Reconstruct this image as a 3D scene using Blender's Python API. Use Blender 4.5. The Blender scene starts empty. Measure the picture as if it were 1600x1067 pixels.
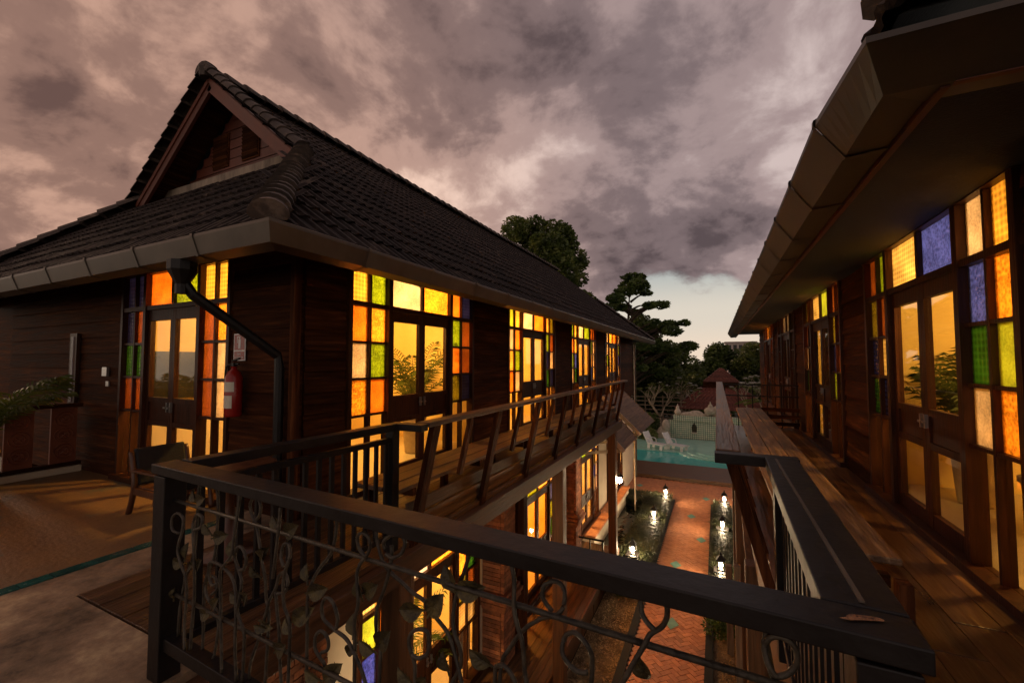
import bpy, math, random
import numpy as np
from mathutils import Vector, Matrix
R = math.radians
random.seed(7)
scn = bpy.context.scene
COL = scn.collection

# ------------------------------------------------------------------ camera
cam_d = bpy.data.cameras.new('camera'); cam = bpy.data.objects.new('camera', cam_d); COL.objects.link(cam)
cam_d.sensor_width = 36; cam_d.lens = 36 * 660 / 1600; cam_d.clip_start = 0.05; cam_d.clip_end = 2000
cam.location = (0, 0, 1.55); cam.rotation_euler = (R(92.6), 0, R(25.8))
scn.camera = cam

# ------------------------------------------------------------------ world: dusk sky with broken cloud
SUN_AZ = R(-78)      # sun has just gone, to the left of the street
wd = bpy.data.worlds.new('World'); scn.world = wd; wd.use_nodes = True
nt = wd.node_tree; nt.nodes.clear()
def WN(t, **k):
    n = nt.nodes.new(t)
    for a, b in k.items(): setattr(n, a, b)
    return n
def WL(a, b): nt.links.new(a, b)
def wmath(op, a, b=None, c=None):
    n = WN('ShaderNodeMath', operation=op)
    for i, q in enumerate((a, b, c)):
        if q is None: continue
        if isinstance(q, (int, float)): n.inputs[i].default_value = q
        else: WL(q, n.inputs[i])
    return n.outputs[0]
def wramp(fac, stops, interp='EASE'):
    n = WN('ShaderNodeValToRGB'); n.color_ramp.interpolation = interp
    e = n.color_ramp.elements
    while len(e) < len(stops): e.new(0.5)
    for el, (p, c) in zip(e, stops):
        el.position = p; el.color = (c, c, c, 1) if isinstance(c, (int, float)) else (*c, 1)
    WL(fac, n.inputs[0]); return n.outputs[0]
def wmix(f, a, b):
    n = WN('ShaderNodeMix', data_type='RGBA')
    for s, q in ((n.inputs[0], f), (n.inputs[6], a), (n.inputs[7], b)):
        if isinstance(q, (int, float)): s.default_value = q
        elif isinstance(q, tuple): s.default_value = (*q, 1)
        else: WL(q, s)
    return n.outputs[2]
tc = WN('ShaderNodeTexCoord'); sx = WN('ShaderNodeSeparateXYZ'); WL(tc.outputs['Generated'], sx.inputs[0])
zc = wmath('MAXIMUM', sx.outputs[2], 0.0)
den = wmath('ADD', zc, 0.42)
cx = WN('ShaderNodeCombineXYZ'); WL(wmath('DIVIDE', sx.outputs[0], den), cx.inputs[0]); WL(wmath('DIVIDE', sx.outputs[1], den), cx.inputs[1])
def wnoise(scale, detail, rough, dist, off):
    m = WN('ShaderNodeMapping'); WL(cx.outputs[0], m.inputs[0]); m.inputs['Location'].default_value = off
    n = WN('ShaderNodeTexNoise'); n.inputs['Scale'].default_value = scale; n.inputs['Detail'].default_value = detail
    n.inputs['Roughness'].default_value = rough; n.inputs['Distortion'].default_value = dist
    WL(m.outputs[0], n.inputs['Vector']); return n.outputs[0]
big = wnoise(1.0, 5, .5, .2, (3.1, 1.2, 0)); mid = wnoise(2.3, 11, .57, .2, (5.2, 8.3, 4)); fine = wnoise(5.4, 10, .6, .3, (1.4, 7.7, 2))
sky = WN('ShaderNodeTexSky', sky_type='NISHITA'); sky.sun_disc = False; sky.sun_elevation = R(3); sky.sun_rotation = SUN_AZ
sky.air_density = 1.2; sky.dust_density = 2.0
nis = WN('ShaderNodeVectorMath', operation='SCALE'); WL(sky.outputs[0], nis.inputs[0]); nis.inputs['Scale'].default_value = 0.07
haze = wramp(zc, [(0.0, (.86, .69, .54)), (.10, (.70, .63, .54)), (.22, (.40, .44, .44)), (.5, (.14, .21, .31))])
clear = wmix(0.78, nis.outputs[0], haze)
warm = wramp(wmath('MULTIPLY_ADD', sx.outputs[0], -0.5, 0.5), [(.52, 0.0), (.97, 1.0)])
shade = wmath('ADD', wmath('MULTIPLY', mid, .72), wmath('MULTIPLY', fine, .28))
c_cool = wramp(shade, [(.36, (.082, .060, .064)), (.445, (.160, .118, .121)), (.53, (.29, .215, .21)), (.64, (.50, .40, .38))])
c_warm = wramp(shade, [(.36, (.115, .066, .056)), (.445, (.235, .135, .105)), (.53, (.45, .265, .195)), (.64, (.84, .55, .40))])
cloud = wmix(warm, c_cool, c_warm)
cov = wmath('ADD', wmath('MULTIPLY', big, .55), wmath('MULTIPLY', mid, .45))
lift = wramp(zc, [(.0, 0.0), (.075, .25), (.14, .72), (.24, 1.0)], 'LINEAR')
cov2 = wmath('ADD', cov, wmath('MULTIPLY', wmath('SUBTRACT', lift, .72), .42))
cov2 = wmath('ADD', cov2, wmath('MULTIPLY', warm, .05))
cm = wramp(cov2, [(.445, 0.0), (.50, 1.0)])
out_c = wmix(cm, clear, cloud)
bg = WN('ShaderNodeBackground'); WL(out_c, bg.inputs[0]); bg.inputs[1].default_value = 1.0
wo = WN('ShaderNodeOutputWorld'); WL(bg.outputs[0], wo.inputs[0])

# ------------------------------------------------------------------ sun: last glow from the left
sl = bpy.data.lights.new('sun', 'SUN'); sl.energy = 1.0; sl.angle = R(20); sl.color = (1, .64, .42)
so = bpy.data.objects.new('sun', sl); COL.objects.link(so)
so.rotation_euler = Vector((math.sin(-SUN_AZ) * -1 * -1, -math.cos(SUN_AZ), -0.16)).to_track_quat('-Z', 'Y').to_euler()

# ------------------------------------------------------------------ exposure
scn.render.engine = 'CYCLES'
scn.view_settings.view_transform = 'Standard'; scn.view_settings.look = 'None'
scn.view_settings.exposure = 0.36; scn.view_settings.gamma = 1.0; scn.view_settings.use_curve_mapping = False
scn.cycles.use_denoising = True; scn.cycles.max_bounces = 7; scn.cycles.transparent_max_bounces = 12
scn.cycles.diffuse_bounces = 4; scn.cycles.sample_clamp_indirect = 4.0; scn.cycles.caustics_reflective = False; scn.cycles.caustics_refractive = False

# ------------------------------------------------------------------ helpers
WLOC = {}                                   # world translation of empties and pieces
def tag(o, label=None, cat=None, group=None, kind=None):
    if label: o['label'] = label
    if cat: o['category'] = cat
    if group: o['group'] = group
    if kind: o['kind'] = kind
    return o
def wl(o): return WLOC.get(o.name, Vector((0, 0, 0)))
def thing(name, loc, label, cat, group=None):
    o = bpy.data.objects.new(name, None); COL.objects.link(o); o.location = loc; o.empty_display_size = .2
    WLOC[o.name] = Vector(loc); return tag(o, label, cat, group)
def put(name, me, parent=None, loc=(0, 0, 0), rot=None):
    o = bpy.data.objects.new(name, me); COL.objects.link(o)
    loc = Vector(loc); WLOC[o.name] = loc
    if parent is not None:
        o.parent = parent; o.location = loc - wl(parent)
    else: o.location = loc
    if rot is not None: o.rotation_euler = rot
    return o
class MB:
    def __init__(s, T=None): s.v = []; s.f = []; s.T = T
    def add(s, vs, fs):
        b = len(s.v)
        s.v += [tuple(s.T(*p)) if s.T else tuple(p) for p in vs]
        s.f += [tuple(b + i for i in q) for q in fs]; return s
    def box(s, x0, x1, y0, y1, z0, z1):
        return s.add([(x0,y0,z0),(x1,y0,z0),(x1,y1,z0),(x0,y1,z0),(x0,y0,z1),(x1,y0,z1),(x1,y1,z1),(x0,y1,z1)],
                     [(0,3,2,1),(4,5,6,7),(0,1,5,4),(1,2,6,5),(2,3,7,6),(3,0,4,7)])
    def beam(s, a, b, w, h, up=(0, 0, 1)):
        a = Vector(a); b = Vector(b); d = (b - a).normalized(); u = Vector(up); u = (u - d * u.dot(d)).normalized(); r = d.cross(u)
        vs = []
        for p in (a, b):
            for i, j in ((-1,-1),(1,-1),(1,1),(-1,1)): vs.append(p + r * (i * w / 2) + u * (j * h / 2))
        return s.add(vs, [(0,1,2,3),(7,6,5,4),(0,4,5,1),(1,5,6,2),(2,6,7,3),(3,7,4,0)])
    def tube(s, pts, r, n=6, caps=True):
        pts = [Vector(p) for p in pts]; m = len(pts); rs = r if isinstance(r, (list, tuple)) else [r] * m
        ref = Vector((0.13, 0.27, 1)).normalized(); vs = []
        for i, p in enumerate(pts):
            d = (pts[min(i+1, m-1)] - pts[max(i-1, 0)]).normalized()
            u = ref - d * ref.dot(d)
            if u.length < .15: u = Vector((1, .2, 0)) - d * d.x
            u.normalize(); w = d.cross(u)
            for k in range(n):
                a = 2 * math.pi * k / n; vs.append(p + (u * math.cos(a) + w * math.sin(a)) * rs[i])
        fs = [(i*n+k, i*n+(k+1)%n, (i+1)*n+(k+1)%n, (i+1)*n+k) for i in range(m-1) for k in range(n)]
        if caps: fs += [tuple(range(n-1, -1, -1)), tuple((m-1)*n+k for k in range(n))]
        return s.add(vs, fs)
    def lathe(s, prof, c=(0, 0, 0), n=16, sq=False):
        vs = []; m = len(prof); o = math.pi / 4 if sq else 0
        for r, z in prof:
            for k in range(n):
                a = 2*math.pi*k/n + o; vs.append((c[0]+r*math.cos(a), c[1]+r*math.sin(a), c[2]+z))
        fs = [(i*n+k, i*n+(k+1)%n, (i+1)*n+(k+1)%n, (i+1)*n+k) for i in range(m-1) for k in range(n)]
        fs += [tuple(range(n-1, -1, -1)), tuple((m-1)*n+k for k in range(n))]
        return s.add(vs, fs)
    def prism(s, poly, e):                    # poly: list of 3D points, extruded by vector e
        n = len(poly); e = Vector(e); vs = [Vector(p) for p in poly] + [Vector(p) + e for p in poly]
        return s.add(vs, [tuple(range(n-1,-1,-1)), tuple(range(n, 2*n))] + [(i,(i+1)%n,n+(i+1)%n,n+i) for i in range(n)])
    def mesh(s, name, mat, smooth=False):
        me = bpy.data.meshes.new(name); me.from_pydata(s.v, [], s.f)
        if mat is not None: me.materials.append(mat)
        if smooth: me.polygons.foreach_set('use_smooth', [True] * len(me.polygons))
        me.update(); return me
    def build(s, name, mat, parent=None, smooth=False, bevel=0):
        # vertices are in world metres; move the origin to the middle of the base
        a = np.array(s.v); lo = a.min(0); hi = a.max(0); c = np.array([(lo[0]+hi[0])/2, (lo[1]+hi[1])/2, lo[2]])
        s.v = [tuple(p) for p in (a - c)]
        o = put(name, s.mesh(name, mat, smooth), parent, c)
        if bevel:
            b = o.modifiers.new('bevel', 'BEVEL'); b.width = bevel; b.segments = 2; b.limit_method = 'ANGLE'
        return o
def spline(pts, k=4):
    pts = [Vector(p) for p in pts]; out = []
    for i in range(len(pts) - 1):
        p0 = pts[max(i-1, 0)]; p1 = pts[i]; p2 = pts[i+1]; p3 = pts[min(i+2, len(pts)-1)]
        for j in range(k):
            t = j / k
            out.append(.5 * ((2*p1) + (p2-p0)*t + (2*p0-5*p1+4*p2-p3)*t*t + (3*p1-p0-3*p2+p3)*t**3))
    out.append(pts[-1]); return out
def lamp(parent, loc, watts, color=(1, .58, .22), radius=.06):
    l = bpy.data.lights.new('bulb', 'POINT'); l.energy = watts; l.color = color; l.shadow_soft_size = radius
    o = bpy.data.objects.new('bulb', l); COL.objects.link(o); o.parent = parent; o.location = Vector(loc) - wl(parent); return o

# ------------------------------------------------------------------ materials
def newmat(name):
    m = bpy.data.materials.new(name); m.use_nodes = True; t = m.node_tree
    return m, t, t.nodes['Principled BSDF']
def surf(name, c1, c2, rough=.6, scale=4.0, stretch=(1, 1, 1), bump=.15, metal=0.0, c3=None, detail=8, rand=.25, bscale=None, spec=.5, coat=0.0, nrough=.6):
    """two or three tones broken up by stretched noise, per-object value shift, fine relief"""
    m, t, p = newmat(name); N = t.nodes.new; L = t.links.new
    co = N('ShaderNodeTexCoord'); oi = N('ShaderNodeObjectInfo'); mp = N('ShaderNodeMapping'); mp.inputs['Scale'].default_value = stretch
    ad = N('ShaderNodeVectorMath'); ad.operation = 'ADD'; L(co.outputs['Object'], ad.inputs[0])
    sc = N('ShaderNodeVectorMath'); sc.operation = 'SCALE'; L(oi.outputs['Location'], sc.inputs[0]); sc.inputs['Scale'].default_value = 1.37
    L(sc.outputs[0], ad.inputs[1]); L(ad.outputs[0], mp.inputs[0])
    nz = N('ShaderNodeTexNoise'); nz.inputs['Scale'].default_value = scale; nz.inputs['Detail'].default_value = detail; nz.inputs['Roughness'].default_value = nrough
    L(mp.outputs[0], nz.inputs['Vector'])
    r = N('ShaderNodeValToRGB'); e = r.color_ramp.elements; e[0].position = .33; e[1].position = .68; e[0].color = (*c1, 1); e[1].color = (*c2, 1)
    if c3: q = e.new(.55); q.color = (*c3, 1)
    L(nz.outputs[0], r.inputs[0])
    hv = N('ShaderNodeHueSaturation'); mr = N('ShaderNodeMapRange'); L(oi.outputs['Random'], mr.inputs[0])
    mr.inputs[3].default_value = 1 - rand; mr.inputs[4].default_value = 1 + rand; L(mr.outputs[0], hv.inputs['Value']); L(r.outputs[0], hv.inputs['Color'])
    L(hv.outputs[0], p.inputs['Base Color'])
    rr = N('ShaderNodeMapRange'); L(nz.outputs[0], rr.inputs[0]); rr.inputs[3].default_value = rough - .12; rr.inputs[4].default_value = rough + .12; L(rr.outputs[0], p.inputs['Roughness'])
    p.inputs['Metallic'].default_value = metal; p.inputs['Specular IOR Level'].default_value = spec; p.inputs['Coat Weight'].default_value = coat; p.inputs['Coat Roughness'].default_value = .25
    if bump:
        n2 = N('ShaderNodeTexNoise'); n2.inputs['Scale'].default_value = bscale or scale * 3; n2.inputs['Detail'].default_value = 6; L(mp.outputs[0], n2.inputs['Vector'])
        b = N('ShaderNodeBump'); b.inputs['Strength'].default_value = bump; b.inputs['Distance'].default_value = .02; L(n2.outputs[0], b.inputs['Height']); L(b.outputs[0], p.inputs['Normal'])
    return m
M = {}
gy = (14, .9, 14)           # grain along y
gx = (.9, 14, 14); gz = (14, 14, .9)
for k, st in (('x', gx), ('y', gy), ('z', gz)):
    M['teak_' + k] = surf('dark_teak_' + k, (.030, .0105, .0045), (.115, .040, .0145), .6, 1.6, st, .5, c3=(.064, .022, .0085), rand=.4, spec=.03)
    M['frame_' + k] = surf('door_frame_' + k, (.028, .009, .004), (.075, .024, .010), .42, 1.6, st, .2, rand=.15, spec=.2)
    M['deck_' + k] = surf('deck_board_' + k, (.045, .022, .010), (.17, .085, .036), .42, 1.5, st, .5, c3=(.10, .045, .018), rand=.3)
    M['beam_' + k] = surf('beam_wood_' + k, (.075, .030, .011), (.17, .072, .027), .5, 1.4, st, .35, rand=.15)
    M['grey_' + k] = surf('weathered_wood_' + k, (.13, .09, .06), (.30, .22, .15), .7, 1.6, st, .5, rand=.2)
M['walk_y'] = surf('walkway_board', (.045, .018, .007), (.21, .10, .035), .32, 1.1, (7, .8, 7), .5, c3=(.10, .042, .015), rand=.25)
M['barge'] = surf('red_barge_paint', (.085, .022, .012), (.135, .036, .018), .5, 3, (1, 1, 1), .15)
M['tile'] = surf('roof_tile', (.008, .005, .004), (.075, .054, .040), .7, 4.5, (1, 1, 1), .5, c3=(.020, .0135, .011), rand=.6, detail=12, nrough=.7, spec=.15)
M['cap'] = surf('ridge_cap', (.030, .021, .016), (.16, .115, .085), .75, 5, (1, 1, 1), .5, c3=(.060, .040, .030), rand=.3)
M['mortar'] = surf('mortar_band', (.10, .075, .055), (.34, .27, .20), .85, 4, (1, 1, .3), .4)
M['gutter'] = surf('gutter_metal', (.080, .064, .049), (.13, .106, .081), .42, 2.5, (1, 1, 1), .08, metal=.25, rand=.10)
M['gutterdark'] = surf('shaded_gutter_metal', (.040, .031, .024), (.075, .060, .046), .5, 2.2, (1, 1, 1), .12, metal=.1, rand=.15)  # darker copy of the gutter metal, the right eave's shade put into its colour
M['iron'] = surf('black_painted_steel', (.007, .0055, .005), (.015, .012, .011), .45, 9, (1, 1, 1), .12, rand=.1, spec=.3)
M['ironraw'] = surf('wrought_iron', (.022, .018, .014), (.09, .075, .052), .5, 22, (1, 1, 1), .3, metal=.35, rand=.15)
M['leafiron'] = surf('iron_leaf_gilt', (.022, .020, .014), (.11, .085, .028), .45, 30, (1, 1, 1), .4, metal=.4, rand=.25)
M['concrete'] = surf('worn_concrete', (.035, .022, .011), (.62, .47, .26), .75, 1.7, (1, 1, 1), .4, c3=(.33, .225, .13), rand=0, bscale=16, detail=14, nrough=.74)
M['floorpaint'] = surf('painted_floor', (.25, .135, .050), (.075, .12, .10), .5, .95, (1, 1.6, 1), .3, c3=(.19, .105, .045), rand=0, bscale=18, detail=14, nrough=.72)
M['tealtile'] = surf('teal_tile', (.012, .075, .062), (.03, .15, .125), .25, 6, (1, 1, 1), .1, rand=.3)
M['plaster'] = surf('cream_plaster', (.74, .52, .17), (.82, .62, .24), .8, 2, (1, 1, 1), .05, rand=0)
M['lowplaster'] = surf('cream_lower_plaster', (.66, .54, .40), (.76, .64, .48), .8, 2, (1, 1, 1), .05, rand=0)
M['floortile'] = surf('cream_floor_tile', (.55, .45, .30), (.65, .55, .38), .35, 3, (1, 1, 1), .03, rand=.05)
M['dark'] = surf('dark_panel', (.010, .009, .009), (.016, .014, .013), .3, 3, (1, 1, 1), .0, rand=0)
M['brick'] = surf('old_brick', (.15, .048, .022), (.33, .125, .058), .85, 9, (1, 1, 1), .5, rand=.35)
M['paver'] = surf('clay_paver', (.44, .16, .068), (.64, .28, .13), .6, 7, (1, 1, 1), .3, rand=.22)
M['paverteal'] = surf('teal_paver', (.10, .27, .22), (.19, .40, .33), .5, 7, (1, 1, 1), .3, rand=.1)
M['joint'] = surf('paver_joint', (.10, .045, .025), (.18, .08, .045), .9, 20, (1, 1, 1), .3, rand=0)
M['gravel'] = surf('gravel_stone', (.20, .12, .05), (.52, .36, .19), .7, 5, (1, 1, 1), .2, rand=.4)
M['soil'] = surf('garden_soil', (.025, .022, .012), (.06, .05, .025), .9, 5, (1, 1, 1), .5, rand=0)
M['rust'] = surf('rust_chip', (.07, .022, .010), (.50, .24, .10), .5, 55, (1, 1, 1), .8, rand=0)
M['stone'] = surf('pale_stone', (.42, .34, .25), (.66, .56, .44), .75, 6, (1, 1, 1), .3, rand=.15)
M['white'] = surf('white_plastic', (.74, .73, .70), (.80, .79, .77), .4, 5, (1, 1, 1), .02, rand=.03)
M['redroof'] = surf('red_clay_roof', (.12, .034, .024), (.24, .075, .052), .65, 8, (1, 1, 1), .3, rand=.3)
M['bark'] = surf('bark', (.035, .022, .013), (.10, .065, .04), .85, 6, (1, 1, .3), .6, rand=.2)
M['palebark'] = surf('pale_bark', (.28, .22, .15), (.46, .37, .26), .8, 8, (1, 1, .5), .4, rand=.1)
M['farwall'] = surf('far_render', (.46, .38, .34), (.56, .48, .43), .85, 1, (1, 1, 1), .0, rand=0)
M['red'] = surf('red_enamel', (.26, .012, .008), (.32, .018, .010), .25, 3, (1, 1, 1), 0, rand=0)
M['paper'] = surf('label_paper', (.60, .56, .44), (.72, .68, .55), .7, 12, (1, 1, 1), 0, rand=0)
M['black'] = surf('black_fabric', (.008, .008, .009), (.016, .015, .016), .8, 20, (1, 1, 1), .3, rand=0)
M['chair'] = surf('chair_wood', (.060, .021, .008), (.12, .042, .015), .38, 2, (6, 6, 2), .2, rand=.1)
M['steel'] = surf('bright_steel', (.45, .44, .42), (.6, .59, .57), .3, 5, (1, 1, 1), 0, metal=.9, rand=0)
M['curtain'] = surf('red_brown_curtain', (.22, .055, .016), (.34, .10, .03), .85, 4, (1, 1, 1), .2, rand=.1)
M['carved'] = surf('carved_panel', (.17, .045, .018), (.26, .075, .032), .5, 4, (1, 1, 1), .2, rand=.1)
M['creamkerb'] = surf('cream_kerb', (.50, .40, .27), (.62, .52, .37), .7, 3, (1, 1, 1), .1, rand=0)
def foliage(name, c1, c2, c3):
    m, t, p = newmat(name); N = t.nodes.new; L = t.links.new
    co = N('ShaderNodeTexCoord'); nz = N('ShaderNodeTexNoise'); nz.inputs['Scale'].default_value = 1.3; nz.inputs['Detail'].default_value = 5
    L(co.outputs['Object'], nz.inputs['Vector'])
    r = N('ShaderNodeValToRGB'); e = r.color_ramp.elements; e[0].position = .35; e[1].position = .68; e[0].color = (*c1, 1); e[1].color = (*c3, 1); q = e.new(.52); q.color = (*c2, 1)
    L(nz.outputs[0], r.inputs[0]); L(r.outputs[0], p.inputs['Base Color']); p.inputs['Roughness'].default_value = .5
    tr = N('ShaderNodeBsdfTranslucent'); L(r.outputs[0], tr.inputs[0]); mx = N('ShaderNodeMixShader'); mx.inputs[0].default_value = .45
    o = t.nodes['Material Output']; L(p.outputs[0], mx.inputs[1]); L(tr.outputs[0], mx.inputs[2]); L(mx.outputs[0], o.inputs[0]); return m
M['leafdark'] = foliage('dark_foliage', (.036, .064, .014), (.085, .13, .028), (.16, .205, .05))
M['leafmid'] = foliage('mid_foliage', (.044, .066, .015), (.095, .13, .028), (.19, .21, .05))
M['leafpale'] = foliage('pale_foliage', (.10, .12, .035), (.17, .20, .06), (.27, .28, .09))
M['palm'] = foliage('palm_leaf', (.05, .075, .014), (.10, .13, .024), (.17, .19, .04))
M['mondo'] = foliage('bed_grass', (.028, .036, .014), (.065, .072, .03), (.13, .13, .06))
M['flower'] = surf('white_petals', (.72, .70, .62), (.80, .79, .72), .6, 5, (1, 1, 1), 0, rand=0)
def glow(name, col, s):
    m, t, p = newmat(name); p.inputs['Base Color'].default_value = (*col, 1); p.inputs['Emission Color'].default_value = (*col, 1); p.inputs['Emission Strength'].default_value = s; return m
M['bulb'] = glow('lit_bulb', (1, .74, .44), 380.0)
M['globe'] = glow('lit_globe', (1, .62, .25), 5.0)
def schlick(t):
    N = t.nodes.new; lw = N('ShaderNodeLayerWeight'); lw.inputs[0].default_value = .5
    pw = N('ShaderNodeMath'); pw.operation = 'POWER'; pw.inputs[1].default_value = 5; t.links.new(lw.outputs['Facing'], pw.inputs[0])
    ma = N('ShaderNodeMath'); ma.operation = 'MULTIPLY_ADD'; ma.inputs[1].default_value = .90; ma.inputs[2].default_value = .04; t.links.new(pw.outputs[0], ma.inputs[0]); return ma
def pane_mat(name, col, pat=0, trans=.38):
    """figured stained glass: scatters the room light, lets a little straight through"""
    m, t, p = newmat(name); N = t.nodes.new; L = t.links.new; t.nodes.remove(p)
    co = N('ShaderNodeTexCoord'); o = t.nodes['Material Output']
    if pat == 0: tx = N('ShaderNodeTexVoronoi'); tx.inputs['Scale'].default_value = 38; h = tx.outputs['Distance']
    elif pat == 1: tx = N('ShaderNodeTexVoronoi'); tx.inputs['Scale'].default_value = 20; tx.inputs['Randomness'].default_value = .0; h = tx.outputs['Distance']
    else: tx = N('ShaderNodeTexNoise'); tx.inputs['Scale'].default_value = 48; h = tx.outputs[0]
    L(co.outputs['Object'], tx.inputs['Vector'])
    b = N('ShaderNodeBump'); b.inputs['Strength'].default_value = .8; b.inputs['Distance'].default_value = .01; L(h, b.inputs['Height'])
    nz = N('ShaderNodeTexNoise'); nz.inputs['Scale'].default_value = 5.0; L(co.outputs['Object'], nz.inputs['Vector'])
    hv = N('ShaderNodeHueSaturation'); hv.inputs['Color'].default_value = (*col, 1)
    sm = N('ShaderNodeMath'); sm.operation = 'ADD'; L(h, sm.inputs[0]); L(nz.outputs[0], sm.inputs[1])
    mr = N('ShaderNodeMapRange'); L(sm.outputs[0], mr.inputs[0]); mr.inputs[1].default_value = .35; mr.inputs[2].default_value = 1.35; mr.inputs[3].default_value = .42; mr.inputs[4].default_value = 1.3; L(mr.outputs[0], hv.inputs['Value'])
    tl = N('ShaderNodeBsdfTranslucent'); L(hv.outputs[0], tl.inputs[0]); L(b.outputs[0], tl.inputs['Normal'])
    tp = N('ShaderNodeBsdfTransparent'); L(hv.outputs[0], tp.inputs[0])
    gl = N('ShaderNodeBsdfGlossy'); gl.inputs['Roughness'].default_value = .22; gl.inputs[0].default_value = (.9, .9, .9, 1); L(b.outputs[0], gl.inputs['Normal'])
    m1 = N('ShaderNodeMixShader'); m1.inputs[0].default_value = trans; L(tl.outputs[0], m1.inputs[1]); L(tp.outputs[0], m1.inputs[2])
    fr = schlick(t)
    m2 = N('ShaderNodeMixShader'); L(fr.outputs[0], m2.inputs[0]); L(m1.outputs[0], m2.inputs[1]); L(gl.outputs[0], m2.inputs[2]); L(m2.outputs[0], o.inputs[0]); return m
PC = {'amber': (0.95, 0.62, 0.22), 'gold': (0.95, 0.76, 0.36), 'orange': (0.92, 0.5, 0.17), 'green': (0.42, 0.56, 0.11), 'dgreen': (0.14, 0.31, 0.1),
      'lilac': (0.74, 0.69, 0.74), 'violet': (.19, .25, .85), 'navy': (0.1, 0.11, 0.35), 'brown': (0.45, 0.24, 0.11), 'olive': (0.38, 0.36, 0.1), 'cream': (0.9, 0.8, 0.58), 'lime': (0.62, 0.75, 0.24)}
for i, (k, c) in enumerate(PC.items()): M['p_' + k] = pane_mat('stained_glass_' + k, c, (0, 1, 2)[i % 3])
def clear_glass():
    m, t, p = newmat('clear_glass'); N = t.nodes.new; L = t.links.new; t.nodes.remove(p); o = t.nodes['Material Output']
    tp = N('ShaderNodeBsdfTransparent'); tp.inputs[0].default_value = (.93, .94, .92, 1); gl = N('ShaderNodeBsdfGlossy'); gl.inputs['Roughness'].default_value = .02
    fr = schlick(t); mx = N('ShaderNodeMixShader'); L(fr.outputs[0], mx.inputs[0]); L(tp.outputs[0], mx.inputs[1]); L(gl.outputs[0], mx.inputs[2]); L(mx.outputs[0], o.inputs[0]); return m
M['clear'] = clear_glass()
def water(name, col, rough=.04):
    m, t, p = newmat(name); N = t.nodes.new; L = t.links.new
    p.inputs['Base Color'].default_value = (*col, 1); p.inputs['Roughness'].default_value = rough; p.inputs['IOR'].default_value = 1.33; p.inputs['Transmission Weight'].default_value = .0
    co = N('ShaderNodeTexCoord'); nz = N('ShaderNodeTexNoise'); nz.inputs['Scale'].default_value = 2.2; L(co.outputs['Object'], nz.inputs['Vector'])
    b = N('ShaderNodeBump'); b.inputs['Strength'].default_value = .45; b.inputs['Distance'].default_value = .08; L(nz.outputs[0], b.inputs['Height']); L(b.outputs[0], p.inputs['Normal']); return m
M['pool'] = water('pool_water', (.08, .50, .47)); M['pond'] = water('pond_water', (.012, .016, .008))
M['shelf'] = water('shallow_water', (.34, .64, .54))
def mosaic():
    m, t, p = newmat('mosaic'); N = t.nodes.new; L = t.links.new
    co = N('ShaderNodeTexCoord'); mp = N('ShaderNodeMapping'); mp.inputs['Rotation'].default_value = (R(90), 0, 0); L(co.outputs['Object'], mp.inputs[0])
    b = N('ShaderNodeTexBrick'); b.offset = 0; b.inputs['Scale'].default_value = 1; b.inputs['Brick Width'].default_value = .14; b.inputs['Row Height'].default_value = .14; b.inputs['Mortar Size'].default_value = .018
    b.inputs['Color1'].default_value = (.50, .60, .44, 1); b.inputs['Color2'].default_value = (.70, .68, .50, 1); b.inputs['Mortar'].default_value = (.10, .16, .12, 1)
    L(mp.outputs[0], b.inputs['Vector']); L(b.outputs[0], p.inputs['Base Color']); p.inputs['Roughness'].default_value = .35; return m
M['mosaic'] = mosaic()

# ================================================================== shared builders for the two houses
def TX(x, s, y0, z0): return lambda u, w, d: (x + s * d, y0 + u, z0 + w)          # wall on x, facing s
def TY(y, x0, z0): return lambda u, w, d: (x0 + u, y - d, z0 + w)                  # wall on y, facing -y
def bx(mb, u0, u1, w0, w1, d0, d1):                                               # box in wall coordinates
    P = [(u, w, d) for d in (d0, d1) for w in (w0, w1) for u in (u0, u1)]
    mb.add(P, [(0,1,3,2), (4,6,7,5), (0,4,5,1), (1,5,7,3), (3,7,6,2), (2,6,4,0)])
_bm = {}
def boards(T, u0, u1, w0, w1, parent, mat, ax, h=.22, skip=None):
    """lap siding: each board leans out at its lower edge"""
    w = w0; i = 0
    while w < w1 - .03:
        hh = min(h, w1 - w); key = (ax, round(u1 - u0, 2), round(hh, 2), T(0, 0, 1)[0] > T(0, 0, 0)[0])
        if key not in _bm:
            mb = MB(lambda u, q, d: Vector(T(u, q, d)) - Vector(T(0, 0, 0)))
            L = u1 - u0
            mb.add([(0,0,0), (L,0,0), (L,0,.034), (0,0,.034), (0,hh+.012,0), (L,hh+.012,0), (L,hh+.012,.010), (0,hh+.012,.010)],
                   [(0,1,2,3), (4,7,6,5), (3,2,6,7), (0,3,7,4), (1,5,6,2), (0,4,5,1)])
            _bm[key] = mb.mesh('siding_board', mat)
        put('siding_board', _bm[key], parent, T(u0, w, random.uniform(0, .004)))
        w += h; i += 1
_pm = {}
def pane(parent, T, u0, u1, w0, w1, mat, d=-.02, name='pane'):
    key = (mat, round(u1 - u0, 3), round(w1 - w0, 3), tuple(round(q, 2) for q in Vector(T(0, 0, 1)) - Vector(T(0, 0, 0))))
    if key not in _pm:
        mb = MB(lambda u, q, e: Vector(T(u, q, e)) - Vector(T(0, 0, 0))); bx(mb, 0, u1 - u0, 0, w1 - w0, -.003, .003)
        _pm[key] = mb.mesh('pane', M[mat])
    return put(name, _pm[key], parent, T(u0, w0, d))
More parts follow.
